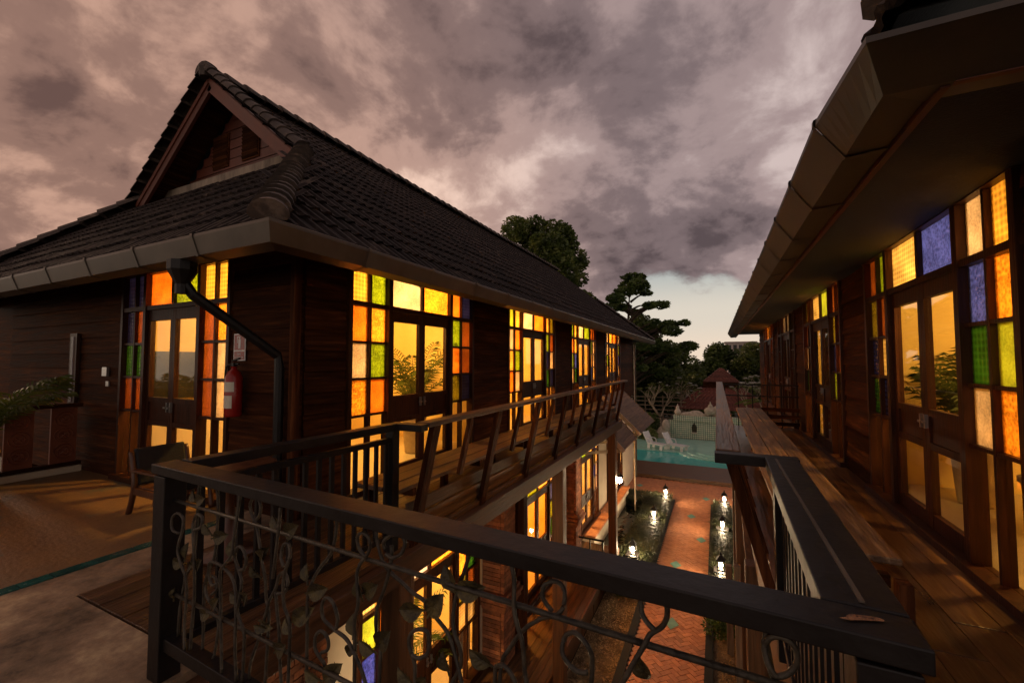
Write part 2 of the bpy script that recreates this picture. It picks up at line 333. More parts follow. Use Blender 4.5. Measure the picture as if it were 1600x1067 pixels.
def window_group(parent, T, spec, ax, name='stained_glass_doorway', label=None, handle=True, open_deg=0):
    """2.7 m bay: two columns of stained panes, a pair of glazed doors, two more columns, a row of panes above"""
    c = [0, .33, .66, 1.35, 2.04, 2.37, 2.70]; r = [.9, 1.335, 1.77, 2.2]
    fm = M['frame_z']
    mb = MB(T)
    for u, t in ((0, .06), (.66, .07), (2.04, .07), (2.70, .06)): bx(mb, u - t/2, u + t/2, 0, 2.72, -.07, .045)
    for u in (.33, 2.37): bx(mb, u - .015, u + .015, .02, 2.68, -.055, .022)
    bx(mb, 1.35 - .025, 1.35 + .025, 2.26, 2.68, -.055, .022)
    for w, t, d in ((2.225, .055, .034), (2.70, .07, .05), (.0, .12, .10)): bx(mb, -.045, 2.745, w - t/2, w + t/2, -.072, d)
    for w in r[:3]:
        bx(mb, .0, .66, w - .014, w + .014, -.05, .018); bx(mb, 2.04, 2.70, w - .014, w + .014, -.05, .018)
    fr = mb.build(name, fm, parent)
    if label: fr['label'] = label
    g = .022
    for i in range(6):
        if i in (2, 3): a, b = (c[2] + .035, 1.328) if i == 2 else (1.372, c[4] - .035)
        else: a, b = c[i] + (.032 if i in (0, 4) else .015), c[i + 1] - (.032 if i in (1, 5) else .015)
        pane(fr, T, a, b, 2.253, 2.665, 'p_' + spec['t'][i])
    for side, cs in (('a', (0, 1)), ('b', (4, 5))):
        for row in range(3):
            for k, ci in enumerate(cs):
                a, b = c[ci] + (.032 if ci in (0, 4) else .015), c[ci + 1] - (.032 if ci in (1, 5) else .015)
                pane(fr, T, a, b, r[row] + .014, (r[row + 1] - (.014 if row < 2 else .003)), 'p_' + spec[side][2 - row][k])
        for ci in cs:
            a, b = c[ci] + (.032 if ci in (0, 4) else .015), c[ci + 1] - (.032 if ci in (1, 5) else .015)
            pane(fr, T, a, b, .06, .88, 'clear', name='lower_pane')
    for a, b, hs in ((.697, 1.348, 1), (1.352, 2.003, 0)):
        mb = MB(T); s = .062
        bx(mb, a, a + s, .065, 2.195, -.05, .005); bx(mb, b - s, b, .065, 2.195, -.05, .005)
        for w0, w1 in ((.065, .19), (.74, .80), (1.03, 1.09), (2.06, 2.195)): bx(mb, a + s, b - s, w0, w1, -.048, .003)
        bx(mb, a + s, b - s, .80, 1.03, -.035, -.012)
        dl = mb.build('door_leaf', fm, fr)
        pane(fr, T, a + s, b - s, 1.09, 2.06, 'clear', -.024, 'door_pane'); pane(fr, T, a + s, b - s, .19, .74, 'clear', -.024, 'door_pane')
        if handle:
            u = b - .04 if hs else a + .04; mb = MB(T); bx(mb, u - .012, u + .012, .92, 1.04, .005, .03); bx(mb, u - .05, u + .01, .965, .985, .03, .045)
            mb.build('door_handle', M['steel'], fr)
    return fr
def spec(seed):
    rd = random.Random(seed); pal = ['amber', 'gold', 'orange', 'green', 'lilac', 'violet', 'brown', 'cream', 'dgreen', 'lime']
    return {'t': [rd.choice(pal) for _ in range(6)], 'a': [[rd.choice(pal), rd.choice(pal)] for _ in range(3)], 'b': [[rd.choice(pal), rd.choice(pal)] for _ in range(3)]}
def gutter_run(parent, a, d, out, length, prof, mat, seg=.95, name='gutter_section', mit=None, h0=None):
    """box gutter from corner a along d; prof = (inset, height) points; mitred at the corner, a raised lapped joint between sections"""
    a = Vector(a); d = Vector(d); out = Vector(out); n = max(1, round(length / seg)); m = len(prof)
    cen = Vector((sum(p[0] for p in prof) / m, sum(p[1] for p in prof) / m))
    def ring(t, first, grow=0):
        r = []
        for j, (i_, h_) in enumerate(prof):
            q = Vector((i_, h0[j] if first and h0 else h_)); q = q + (q - cen).normalized() * grow
            r.append(a + d * (t + ((mit[j] if mit else q.x) if first else 0)) - out * q.x + Vector((0, 0, q.y)))
        return r
    for i in range(n):
        mb = MB(); R0, R1 = ring(length * i / n, i == 0), ring(length * (i + 1) / n - .002, False); ns = 8 if i == 0 and h0 else 1
        for q in range(ns):
            A = [a_.lerp(b_, q / ns) for a_, b_ in zip(R0, R1)]; B_ = [a_.lerp(b_, (q + 1) / ns) for a_, b_ in zip(R0, R1)]
            mb.add(A + B_, [(k, k + 1, m + k + 1, m + k) for k in range(m - 1)])
        if i: mb.add(ring(length * i / n - .012, False, .010) + ring(length * i / n + .022, False, .010) + ring(length * i / n + .022, False, -.004), [(k, k + 1, m + k + 1, m + k) for k in range(m - 1)] + [(m + k, m + k + 1, 2*m + k + 1, 2*m + k) for k in range(m - 1)])
        mb.build(name, mat, parent)
def tile_mesh(mat, w=.30, l=.37):
    """interlocking tile: two raised rolls and a thick lower edge; local x across, y up the slope, z out"""
    xs = [0, .035, .06, .10, .125, .17, .20, .24, .265, .30]; zs = [.012, .012, .034, .034, .012, .012, .034, .034, .012, .012]
    mb = MB(); n = len(xs)
    top0 = [(x * w / .3, 0, z + .016) for x, z in zip(xs, zs)]; top1 = [(x * w / .3, l, z - .010) for x, z in zip(xs, zs)]; bot = [(x * w / .3, 0, z - .022) for x, z in zip(xs, zs)]
    mb.add(top0 + top1 + bot, [(k, k+1, n+k+1, n+k) for k in range(n-1)] + [(2*n+k, 2*n+k+1, k+1, k) for k in range(n-1)])
    return mb
def tiles(parent, o, ux, uy, rows, rng, mat, near, nmax, w=.30, ex=.33):
    """lay tiles on the plane o + ux*a + uy*b; the nearest nmax are objects, the rest one part"""
    uz = ux.cross(uy); B = Matrix((ux, uy, uz)).transposed(); base = tile_mesh(mat, w); me = base.mesh('roof_tile', mat); spots = []
    for rr in range(rows):
        a0, a1 = rng(rr * ex); off = -(w * .5) * (rr % 2); k = math.floor((a0 - off) / w)
        while off + k * w < a1:
            a = off + k * w
            if a + w * .5 > a0 and a + w * .5 < a1 + .05: spots.append(o + ux * a + uy * (rr * ex) + uz * random.uniform(-.003, .004))
            k += 1
    spots.sort(key=lambda p: (p - near).length); e = B.to_euler()
    for p in spots[:nmax]:
        put('roof_tile', me, parent, p, (e.x + random.uniform(-.012, .012), e.y + random.uniform(-.012, .012), e.z))
    if spots[nmax:]:
        v = np.array(base.v) @ np.array(B).T; allv = []; allf = []; nv = len(v)
        for i, p in enumerate(spots[nmax:]):
            allv.append(v + np.array(p)); allf += [tuple(i * nv + q for q in f) for f in base.f]
        far = bpy.data.meshes.new('far_tiles'); far.from_pydata(np.vstack(allv).tolist(), [], allf); far.materials.append(mat)
        tag(put('far_tiles', far, parent), kind='stuff')
def cap_mesh(mat, l=.36, r=.13):
    mb = MB(); n = 9; A = []; Bv = []; C2 = []
    for k in range(n):
        a = math.pi * k / (n - 1); A.append((math.cos(a) * r * 1.12, 0, math.sin(a) * r * .95 + .012)); Bv.append((math.cos(a) * r * .92, l, math.sin(a) * r * .78)); C2.append((math.cos(a) * r * .92, 0, math.sin(a) * r * .78 - .02))
    mb.add(A + Bv + C2, [(k, k+1, n+k+1, n+k) for k in range(n-1)] + [(2*n+k, 2*n+k+1, k+1, k) for k in range(n-1)] + [tuple(2*n+k for k in range(n))]); return mb.mesh('ridge_cap', mat)
def caps(parent, a, b, up, step=.30, r=.13, name='hip_cap', mat=None):
    """overlapping caps from low end a to high end b"""
    a, b = Vector(a), Vector(b); d = (b - a).normalized(); u = Vector(up); u = (u - d * u.dot(d)).normalized(); x = d.cross(u)
    me = cap_mesh(mat or M['cap'], step * 1.2, r); e = Matrix((x, d, u)).transposed().to_euler(); n = int((b - a).length / step) + 1
    for i in range(n): put(name, me, parent, a + d * (i * step) + u * random.uniform(-.006, .008), (e.x, e.y + random.uniform(-.03, .03), e.z + random.uniform(-.02, .02)))
def room(house, x0, x1, y0, y1, z0, z1, light, watts, wall='plaster', floor='floortile', col=(1, .54, .13), front=True):
    """shell of a lit room (open towards the glazed side) with its ceiling lamp"""
    t = .05; mb = MB()
    mb.box(x0, x0 + t, y0, y1, z0, z1) if light[3] > 0 else mb.box(x1 - t, x1, y0, y1, z0, z1)
    xa, xb = (x0 + t + .002, x1) if light[3] > 0 else (x0, x1 - t - .002)
    if front: mb.box(xa, xb, y0, y0 + t, z0, z1)
    mb.box(xa, xb, y1 - t, y1, z0, z1); mb.box(xa, xb, y0 + t + .002, y1 - t - .002, z1 - t, z1)
    mb.build('room_wall', M[wall], house)
    mb = MB(); n = 0
    mb.box(xa + .002, xb - .002, y0 + t + .004, y1 - t - .004, z0 - .03, z0 + .012)
    fl = mb.build('room_floor', M[floor], house)
    lx, ly, lz = light[:3]
    g = MB(); g.lathe([(.01, .10), (.05, .10), (.05, .02), (.13, 0), (.16, -.06), (.13, -.13), (.06, -.17), (.005, -.175)], (lx, ly, lz), 14); go = g.build('ceiling_lamp', M['globe'], house, smooth=True)
    lamp(house, (lx, ly, lz - .30), watts, col, .14)
def palm(name, loc, n, length, label, rise=1.0, pot=True, seed=1, spread=1.0, group=None, leaf=.30, mat='palm'):
    rd = random.Random(seed); t = thing(name, loc, label, 'palm', group); x, y, z = loc; ph = pot if not isinstance(pot, bool) else .36
    if pot:
        mb = MB(); mb.lathe([(.12, 0), (.15, .02), (.19, ph - .06), (.21, ph - .05), (.21, ph), (.18, ph), (.17, ph - .06), (.01, ph - .07)], loc, 14); mb.build('pot', M['stone'], t, smooth=True); z += ph - .06
    mb = MB(); st = MB()
    for i in range(n):
        az = 2 * math.pi * i / n + rd.uniform(-.3, .3); el = rd.uniform(.75, 1.35); Ls = length * rd.uniform(.75, 1.1); pts = []; p = Vector((x, y, z)); d = Vector((math.cos(az) * math.cos(el) * spread, math.sin(az) * math.cos(el) * spread, math.sin(el) * rise)).normalized()
        for k in range(13): pts.append(p.copy()); p = p + d * (Ls / 12); d = (d + Vector((math.cos(az) * .03, math.sin(az) * .03, -.105))).normalized()
        st.tube(pts, [.010 * (1 - k / 14) + .002 for k in range(13)], 4)
        for k in range(3, 13):
            q = pts[k]; t2 = (pts[min(k+1, 12)] - pts[k-1]).normalized(); sd = t2.cross(Vector((0, 0, 1))).normalized()
            for j in (0, .5):
                qq = q.lerp(pts[min(k+1, 12)], j); ll = leaf * math.sin(math.pi * (.18 + .74 * (k + j - 3) / 10))
                for s in (-1, 1):
                    e = (sd * s + t2 * .75 + Vector((0, 0, rd.uniform(-.35, .1)))).normalized() * ll; wd_ = t2 * .016
                    tip = qq + e + Vector((0, 0, -.18 * ll)); m_ = qq + e * .5 + Vector((0, 0, .02)); mb.add([qq - wd_*.4, qq + wd_*.4, m_ + wd_, tip, m_ - wd_], [(0, 1, 2, 3, 4)])
    st.build('stem', M[mat], t); mb.build('frond', M[mat], t); return t

# ================================================================== left house
LX, LY, LZE = -3.78, 2.85, 2.55           # side wall plane, front wall plane, eave height
LH = thing('timber_house', (-7.4, 11.6, -4.2), 'long dark teak house with tiled gablet roof beside the stepped terrace', 'house')
PITCH = 4.1; G0 = 3.53
wall = MB()
wall.box(-11.1, LX, LY + .012, LY + .10, 2.73, 3.0)                       # over the front door
wall.box(-11.1, -7.24, LY + .012, LY + .10, -.12, 2.73); wall.box(-4.80, LX - .012, LY + .012, LY + .10, -.12, 2.73)
wall.box(-7.24, -4.80, LY + .012, LY + .10, -.12, -.06)
wall.box(LX - .10, LX - .012, LY + .102, 21.7, 2.745, 3.0)
segs = [(LY + .102, G0 - .046)] + [(G0 + 2.746 + PITCH * i, G0 - .046 + PITCH * (i + 1)) for i in range(3)] + [(G0 + 2.746 + PITCH * 3, 21.7)]
for a, b in segs: wall.box(LX - .10, LX - .012, a, b, -.12, 2.745)
wall.box(-11.1, -11.0, LY + .102, 21.7, -4.2, 3.0); wall.box(-10.998, LX - .102, 21.6, 21.7, -4.2, 3.0)
lw = wall.build('upper_wall', M['teak_y'], LH)
for a, b in segs: boards(TX(LX - .012, 1, a, 0), 0, b - a, -.10, 2.74, lw, M['teak_y'], 'y')
boards(TX(LX - .012, 1, LY + .1, 0), 0, 21.7 - LY - .1, 2.76, 3.0, lw, M['teak_y'], 'y')
boards(TY(LY + .012, -4.80, 0), 0, 1.02, -.10, 2.98, lw, M['teak_x'], 'x')
boards(TY(LY + .012, -11.1, 0), 0, 3.86, -.10, 2.98, lw, M['teak_x'], 'x')
boards(TY(LY + .012, -7.24, 0), 0, 2.44, 2.76, 2.98, lw, M['teak_x'], 'x')
mb = MB(); mb.box(LX - .03, LX + .045, LY - .045, LY + .03, -.12, 2.98); mb.build('corner_post', M['teak_z'], LH, bevel=.006)
SP = [{'t': ['gold', 'green', 'lilac', 'amber', 'orange', 'navy'], 'a': [['orange', 'amber'], ['lilac', 'green'], ['amber', 'orange']], 'b': [['green', 'brown'], ['orange', 'brown'], ['olive', 'navy']]},
      {'t': ['lime', 'gold', 'lilac', 'orange', 'gold', 'olive'], 'a': [['lilac', 'orange'], ['gold', 'green'], ['orange', 'lilac']], 'b': [['green', 'brown'], ['navy', 'lilac'], ['dgreen', 'navy']]},
      {'t': ['green', 'gold', 'lilac', 'green', 'orange', 'brown'], 'a': [['orange', 'gold'], ['green', 'violet'], ['lilac', 'dgreen']], 'b': [['green', 'lilac'], ['gold', 'lilac'], ['violet', 'cream']]},
      {'t': ['violet', 'lilac', 'gold', 'orange', 'green', 'lilac'], 'a': [['violet', 'lilac'], ['lilac', 'green'], ['lilac', 'cream']], 'b': [['lilac', 'green'], ['cream', 'violet'], ['violet', 'lilac']]}]
for i in range(4):
    y0 = G0 + PITCH * i
    window_group(LH, TX(LX - .012, 1, y0, 0), SP[i], 'y')
    room(LH, -7.6 if i == 0 else -7.0, LX - .10, y0 - (.57 if i == 0 else .62), y0 + 3.35, 0, 2.9, (-5.2, y0 + 1.2, 2.72, 1), 275, front=i > 0)
# front door bay (door narrower, panes above)
window_group(LH, TY(LY + .012, -7.375, 0), {'t': ['navy', 'navy', 'orange', 'green', 'gold', 'gold'], 'a': [['navy', 'brown'], ['dgreen', 'dgreen'], ['brown', 'brown']], 'b': [['brown', 'amber'], ['brown', 'lilac'], ['brown', 'lilac']]}, 'x').scale = (2.36 / 2.7, 1, 1)

mb = MB(); mb.box(-7.54, -7.50, 3.05, 4.75, .97, 1.69); scr = mb.build('television', M['dark']); tag(scr, 'large dark flat screen on the wall seen through the terrace door', 'television')
st = thing('sideboard', (-7.25, 3.95, 0), 'low pale sideboard under the dark screen behind the terrace door', 'sideboard')
mb = MB(); mb.box(-7.53, -7.0, 3.1, 4.8, .84, .89); mb.build('top', M['creamkerb'], st); mb = MB(); mb.box(-7.52, -7.02, 3.12, 4.78, .012, .838); mb.build('cabinet', M['lowplaster'], st)
palm('potted_palm', (-4.62, 5.75, .012), 14, 1.45, 'feathery potted palm inside the first bay of the dark teak house', 2.2, pot=.6, seed=5, leaf=.30, spread=.8)

# ---- roof
EX, EY, EZ = -2.93, 1.98, 2.56; S1 = .81; RX = -7.45; RZ = EZ + (EX - RX) * S1; GY = 4.0; GX = EX - (GY - EY) / .871; GZ = EZ + (EX - GX) * S1; YB = 22.7; GYB = YB - (GY - EY)
LEX = 2 * RX - EX; LGX = 2 * RX - GX
deck = MB()
dz = .03
deck.add([(EX, EY, EZ-dz), (EX, YB, EZ-dz), (GX, GYB, GZ-dz), (RX, GYB, RZ-dz), (RX, GY, RZ-dz), (GX, GY, GZ-dz)], [(0,1,2,3,4,5)])
deck.add([(LEX, EY, EZ-dz), (LEX, YB, EZ-dz), (LGX, GYB, GZ-dz), (RX, GYB, RZ-dz), (RX, GY, RZ-dz), (LGX, GY, GZ-dz)], [(5,4,3,2,1,0)])
deck.add([(LEX, EY, EZ-dz), (EX, EY, EZ-dz), (GX, GY, GZ-dz), (LGX, GY, GZ-dz)], [(0,1,2,3)])
deck.add([(LEX, YB, EZ-dz), (EX, YB, EZ-dz), (GX, GYB, GZ-dz), (LGX, GYB, GZ-dz)], [(3,2,1,0)])
k = (GZ - EZ) / (GY - EY)
deck.add([(LGX, GY, GZ-dz), (GX, GY, GZ-dz), (GX, GY + .5, GZ-dz), (LGX, GY + .5, GZ-dz)], [(0,1,2,3)])
so_ = EZ - .05; si_ = 2.93                                                                   # raked soffit up to the wall plates
deck.add([(EX, EY, so_), (EX, YB, so_), (LX, 21.7, si_), (LX, LY, si_)], [(0,1,2,3)]); deck.add([(LEX, EY, so_), (EX, EY, so_), (LX, LY, si_), (-11.1, LY, si_)], [(0,1,2,3)])
deck.add([(LEX, YB, so_), (EX, YB, so_), (LX, 21.7, si_), (-11.1, 21.7, si_)], [(3,2,1,0)])
roof = deck.build('roof', M['black'], LH)
uy1 = Vector((-1, 0, S1)).normalized(); n1 = math.sqrt(1 + S1 * S1); camv = Vector((0, 0, 1.55))
def rng1(b):
    h = b / n1
    f = EY + .871 * h if h < EX - GX else GY - .06
    return f, (YB - .871 * h if h < EX - GX else GYB + .06)
tiles(roof, Vector((EX, 0, EZ)), Vector((0, 1, 0)), uy1, int((EX - RX) * n1 / .33) + 1, rng1, M['tile'], camv, 180)
sl = math.hypot(GY - EY, GZ - EZ); uy2 = Vector((0, GY - EY, GZ - EZ)).normalized()
def rng2(b): return LEX + (LGX - LEX) * b / sl, EX + (GX - EX) * b / sl
tiles(roof, Vector((0, EY, EZ)), Vector((1, 0, 0)), uy2, 8, rng2, M['tile'], camv, 120)
caps(roof, (EX + .03, EY - .03, EZ + .03), (GX + .10, GY - .05, GZ + .03), (.5, -.5, 1), .17, .125)
caps(roof, (LEX, EY, EZ + .03), (LGX - .06, GY - .05, GZ + .05), (-.5, -.5, 1), .33, .14)
caps(roof, (EX, YB, EZ + .03), (GX, GYB, GZ + .03), (.5, .5, 1), .33, .14)
caps(roof, (RX, GY - .20, RZ + .03), (RX, GYB + .2, RZ + .03), (0, 0, 1), .33, .16, 'ridge_cap')
caps(roof, (GX + .12, GY - .10, GZ + .05), (RX + .05, GY - .10, RZ + .06), (.6, 0, 1), .25, .105, 'verge_cap')
caps(roof, (LGX - .10, GY - .10, GZ + .05), (RX - .05, GY - .10, RZ + .06), (-.6, 0, 1), .25, .105, 'verge_cap')
mb = MB(); mb.lathe([(.10, -.06), (.12, .08), (.09, .16), (.03, .21)], (RX, GY - .12, RZ + .02), 8); mb.build('finial', M['cap'], roof)
# gablet
gw = MB(); gy = GY + .42
gw.add([(LGX + .3, gy, GZ - .05), (GX - .3, gy, GZ - .05), (RX, gy, RZ - .15)], [(0, 1, 2)])
gab = gw.build('gablet_wall', M['barge'], LH)
for i in range(9):
    w0 = .31 + i * .17; half = (RX - LGX) - .42 - w0 / S1
    if half < .12: break
    mb = MB(); mb.box(RX - half, RX + half, gy - .030 - .002 * (i % 2), gy - .004, GZ + w0, GZ + w0 + .155); mb.build('gable_board', M['barge'], gab)
for s in (-1, 1):
    mb = MB(); mb.box(RX + s * .42 - .23, RX + s * .42 + .23, gy - .05, gy - .034, GZ + .52, GZ + 1.12); lv = mb.build('louvre', M['teak_x'], gab)
    for i in range(9): m2 = MB(); m2.beam((RX + s*.42 - .21, gy - .062, GZ + .57 + i*.063), (RX + s*.42 + .21, gy - .062, GZ + .57 + i*.063), .012, .05, (0, -.6, 1)); m2.build('louvre_slat', M['teak_x'], gab)
mb = MB(); mb.box(LGX + .30, GX - .30, GY + .22, gy - .056, GZ - .06, GZ + .30); mb.build('mortar_band', M['mortar'], LH)
for s in (-1, 1):
    a = Vector((RX + s * (GX - RX) - s * .02, GY - .05, GZ - .09)); b = Vector((RX + s * .0, GY - .05, RZ - .12))
    mb = MB(); mb.beam(a, b, .05, .20, (0, 0, 1)); mb.build('barge_board', M['barge'], LH)
    mb = MB(); mb.beam(a + Vector((0, -.03, .07)), b + Vector((0, -.03, .07)), .03, .07, (0, 0, 1)); mb.build('barge_trim', M['barge'], LH)
    mb = MB(); mb.add([(RX + s * (GX - RX), GY - .02, GZ - .05), (RX, GY - .02, RZ - .05), (RX, gy, RZ - .05), (RX + s * (GX - RX), gy, GZ - .05)], [(0, 1, 2, 3)]); mb.build('gable_soffit', M['teak_y'], LH)
# gutters
LGP = ((.015, 0), (-.012, -.012), (-.012, -.035), (.035, -.17), (.17, -.19), (.20, -.03))
GLX, GLY = -2.82, 1.90
gutter_run(LH, (GLX, GLY, EZ + .01), (0, 1, 0), (1, 0, 0), YB + .1 - GLY, LGP, M['gutter'])
gutter_run(LH, (GLX, GLY, EZ + .01), (-1, 0, 0), (0, -1, 0), 9.3, LGP, M['gutter'])
mb = MB(); mb.box(EX - .16, EX - .13, EY + .16, YB - .1, EZ - .10, EZ - .01); mb.box(LEX + .1, EX - .165, EY + .13, EY + .16, EZ - .10, EZ - .01); mb.build('fascia', M['barge'], LH)
# downpipe: from the front gutter back to the wall, then down
dp = MB(); P = [(-4.10, GLY + .1, EZ - .17), (-4.10, GLY + .1, EZ - .32), (-4.07, GLY + .17, EZ - .44), (-3.90, LY - .10, 1.60), (-3.89, LY - .085, 1.48), (-3.89, LY - .085, .02)]
dp.tube(P, .045, 10); dpo = dp.build('downpipe', M['iron'], LH, smooth=False)
mb = MB(); mb.lathe([(.05, -.28), (.05, -.2), (.11, -.08), (.11, 0)], (-4.10, GLY + .1, EZ - .16), 10); mb.build('gutter_outlet', M['iron'], LH)
# small fittings on the front wall
mb = MB(TY(LY - .028, 0, 0)); bx(mb, -7.63, -7.50, 1.34, 1.46, 0, .03); mb.build('intercom', M['steel'], LH); mb = MB(TY(LY - .028, 0, 0)); bx(mb, -7.55, -7.47, 1.20, 1.27, 0, .015); mb.build('switch_plate', M['steel'], LH)
# far window strip on the front wall
mb = MB(TY(LY - .03, 0, 0)); bx(mb, -8.62, -8.40, .9, 1.95, 0, .04); wf = mb.build('narrow_window', M['frame_z'], LH); pane(wf, TY(LY - .03, 0, 0), -8.545, -8.475, .95, 1.9, 'p_lilac', .05)
# extinguisher and its sign
fx = thing('fire_extinguisher', (-4.56, LY - .12, .97), 'red fire extinguisher with paper labels hung on the teak wall', 'extinguisher'); ex, ey = -4.56, LY - .12
mb = MB(); mb.lathe([(.075, 0), (.082, .02), (.082, .40), (.06, .46), (.028, .49), (.028, .52)], (ex, ey, .97), 18); mb.build('cylinder', M['red'], fx, smooth=True)
mb = MB(); mb.box(ex - .02, ex + .02, ey - .02, ey + .02, 1.49, 1.53); mb.beam((ex - .03, ey, 1.545), (ex + .09, ey, 1.575), .025, .014); mb.beam((ex - .03, ey, 1.52), (ex + .08, ey, 1.515), .02, .012); mb.build('valve', M['iron'], fx)
mb = MB(); mb.tube(spline([(ex - .02, ey, 1.51), (ex - .10, ey - .02, 1.48), (ex - .11, ey - .02, 1.30), (ex - .095, ey - .02, 1.15)]), .011, 6); mb.build('hose', M['iron'], fx)
def wrap(a0, a1, z0, z1, r=.0835):
    mb = MB(); n = 6; vs = [(ex + r * math.cos(a0 + (a1 - a0) * i / n), ey + r * math.sin(a0 + (a1 - a0) * i / n), z) for z in (z0, z1) for i in range(n + 1)]
    return mb.add(vs, [(i, i+1, n+2+i, n+1+i) for i in range(n)])
wrap(-2.3, -.5, 1.23, 1.33).build('label_upper', M['paper'], fx); wrap(-2.3, -.7, 1.06, 1.19).build('label_lower', M['paper'], fx)
sg = thing('extinguisher_sign', (-4.62, LY - .035, 1.55), 'small red and white extinguisher sign on the teak wall', 'sign')
Ts = TY(LY - .028, -4.72, 1.55); mb = MB(Ts); bx(mb, 0, .20, 0, .29, 0, .006); mb.build('plate', M['white'], sg)
mb = MB(Ts); bx(mb, .014, .186, .115, .278, .0065, .009); mb.build('picture_field', M['red'], sg); mb = MB(Ts); bx(mb, .014, .186, .012, .10, .0065, .009); mb.build('text_field', M['red'], sg)
mb = MB(Ts); bx(mb, .085, .125, .13, .23, .0095, .011); bx(mb, .092, .118, .232, .25, .0095, .011); bx(mb, .07, .118, .252, .262, .0095, .011); bx(mb, .062, .072, .19, .262, .0095, .011); mb.build('extinguisher_symbol', M['white'], sg)
for j, s in enumerate(('FIRE', 'EXTINGUISHER')):
    cu = bpy.data.curves.new('lettering', 'FONT'); cu.body = s; cu.size = .034 if j == 0 else .021; cu.align_x = 'CENTER'
    to = bpy.data.objects.new('lettering_src', cu); COL.objects.link(to); dg = bpy.context.evaluated_depsgraph_get(); me = bpy.data.meshes.new_from_object(to.evaluated_get(dg)); bpy.data.objects.remove(to)
    me.materials.append(M['white']); put('lettering', me, sg, (-4.62, LY - .0385, 1.55 + (.062 if j == 0 else .028)), (R(90), 0, 0))

mb = MB(); mb.box(-15, -11.11, LY + .02, LY + .12, -.15, 3.0); mb.build('wing_wall', M['teak_x'], LH)
# ---- left house, lower storey
LF, GR = -3.70, -4.20
ll = MB()
lsegs = [(-1.2, 3.75 - .046)] + [(3.75 + 2.746 + PITCH * i, 3.75 - .046 + PITCH * (i + 1)) for i in range(3)] + [(3.75 + 2.746 + PITCH * 3, 21.6)]
for a, b in lsegs: ll.box(LX - .12, LX - .012, a, b, GR, -.30)
for i in range(4): ll.box(LX - .12, LX - .012, 3.75 - .044 + PITCH*i, 3.75 + 2.744 + PITCH*i, LF + 2.745, -.30); ll.box(LX - .12, LX - .012, 3.75 - .044 + PITCH*i, 3.75 + 2.744 + PITCH*i, GR, LF - .062)
low = ll.build('lower_wall', M['lowplaster'], LH)
LSP = [{'t': ['cream', 'orange', 'lilac', 'amber', 'green', 'brown'], 'a': [['lime', 'orange'], ['violet', 'green'], ['orange', 'lime']], 'b': [['amber', 'dgreen'], ['olive', 'brown'], ['cream', 'cream']]},
       {'t': ['cream', 'lilac', 'green', 'cream', 'lilac', 'violet'], 'a': [['green', 'violet'], ['olive', 'brown'], ['cream', 'amber']], 'b': [['violet', 'lilac'], ['green', 'lilac'], ['dgreen', 'green']]},
       {'t': ['violet', 'cream', 'green', 'gold', 'violet', 'cream'], 'a': [['lilac', 'cream'], ['lilac', 'green'], ['lilac', 'lime']], 'b': [['olive', 'cream'], ['violet', 'lilac'], ['cream', 'lilac']]}, spec(31)]
for i in range(4):
    y0 = 3.75 + PITCH * i
    window_group(LH, TX(LX - .012, 1, y0, LF), LSP[i], 'y')
    room(LH, -7.4, LX - .12, y0 - .75, y0 + 3.3, LF, -.7, (-5.3, y0 + 1.3, -.95, 1), 300 if i != 1 else 340, col=(1, .62, .26) if i != 1 else (1, .40, .06))
palm('potted_palm', (-4.6, 5.35, LF + .012), 14, 1.5, 'bright green potted palm inside the lower storey of the teak house', 1.4, seed=9, leaf=.3)
for y in (3.60, 6.56):                                                                  # curtains beside the lower doors
    mb = MB(); pts = [(-3.99 + .03 * math.sin(k * 1.9), y + .09 + k * .022) for k in range(15)] if y > 5 else [(-3.99 + .03 * math.sin(k * 1.9), y + .2 + k * .02) for k in range(10)]
    n = len(pts); mb.add([(x, yy - (.45 if y > 5 else 0), z) for z in (LF + .05, LF + 2.15) for x, yy in pts], [(k, k+1, n+k+1, n+k) for k in range(n-1)]); c = mb.build('curtain', M['lowplaster'], smooth=True)
    tag(c, 'pale pleated curtain gathered beside the lower glazed door' if y > 5 else 'pale pleated curtain at the brick end of the lower doorway', 'curtain')
def brick_block(parent, x0, x1, y0, y1, z0, z1, mat, bw=.21, bh=.072, core=True):
    if core: mb = MB(); mb.box(x0 + .012, x1 - .012, y0 + .012, y1 - .012, z0, z1); c = mb.build('mortar_core', M['joint'], parent)
    else: c = parent
    nz = int((z1 - z0) / bh); ny = max(1, round((y1 - y0) / bw)); by = (y1 - y0) / ny; me = {}
    for r_ in range(nz):
        off = (r_ % 2) * .5; js = [(-off + k) * by for k in range(ny + 2)]
        for a in js:
            b0 = max(a, 0); b1 = min(a + by, y1 - y0)
            if b1 - b0 < .03: continue
            key = round(b1 - b0, 3)
            if key not in me: m = MB(); m.box(0, .055, .004, key - .004, .004, bh - .004); me[key] = m.mesh('brick', mat)
            put('brick', me[key], c, (x1 - .052 + random.uniform(-.004, .004), y0 + b0, z0 + r_ * bh))
            if b0 == 0 or True:
                pass
    key2 = x1 - x0 - .06
    if key2 > .1:
        m = MB(); m.box(0, key2, 0, .05, .004, bh - .004); fm = m.mesh('brick', mat)
        for r_ in range(nz): put('brick', fm, c, (x0, y0 - random.uniform(.002, .006), z0 + r_ * bh))
for y in (6.62, 10.75):
    t = thing('brick_pier', (-3.55, y + .22, LF), 'old brick pier between the lower doorways' if y < 8 else 'old brick pier further along the lower veranda', 'pier')
    brick_block(t, LX + .004, -3.36, y, y + .46, LF, -.62, M['brick'])
    mb = MB(); 
    for e, z in ((.04, 0), (.08, .07), (.11, .16), (.07, .24)): mb.box(LX + .006, -3.36 + e, y - e, y + .46 + e, LF + .95 + z, LF + .95 + z + .062)
    mb.build('moulding', M['brick'], t)
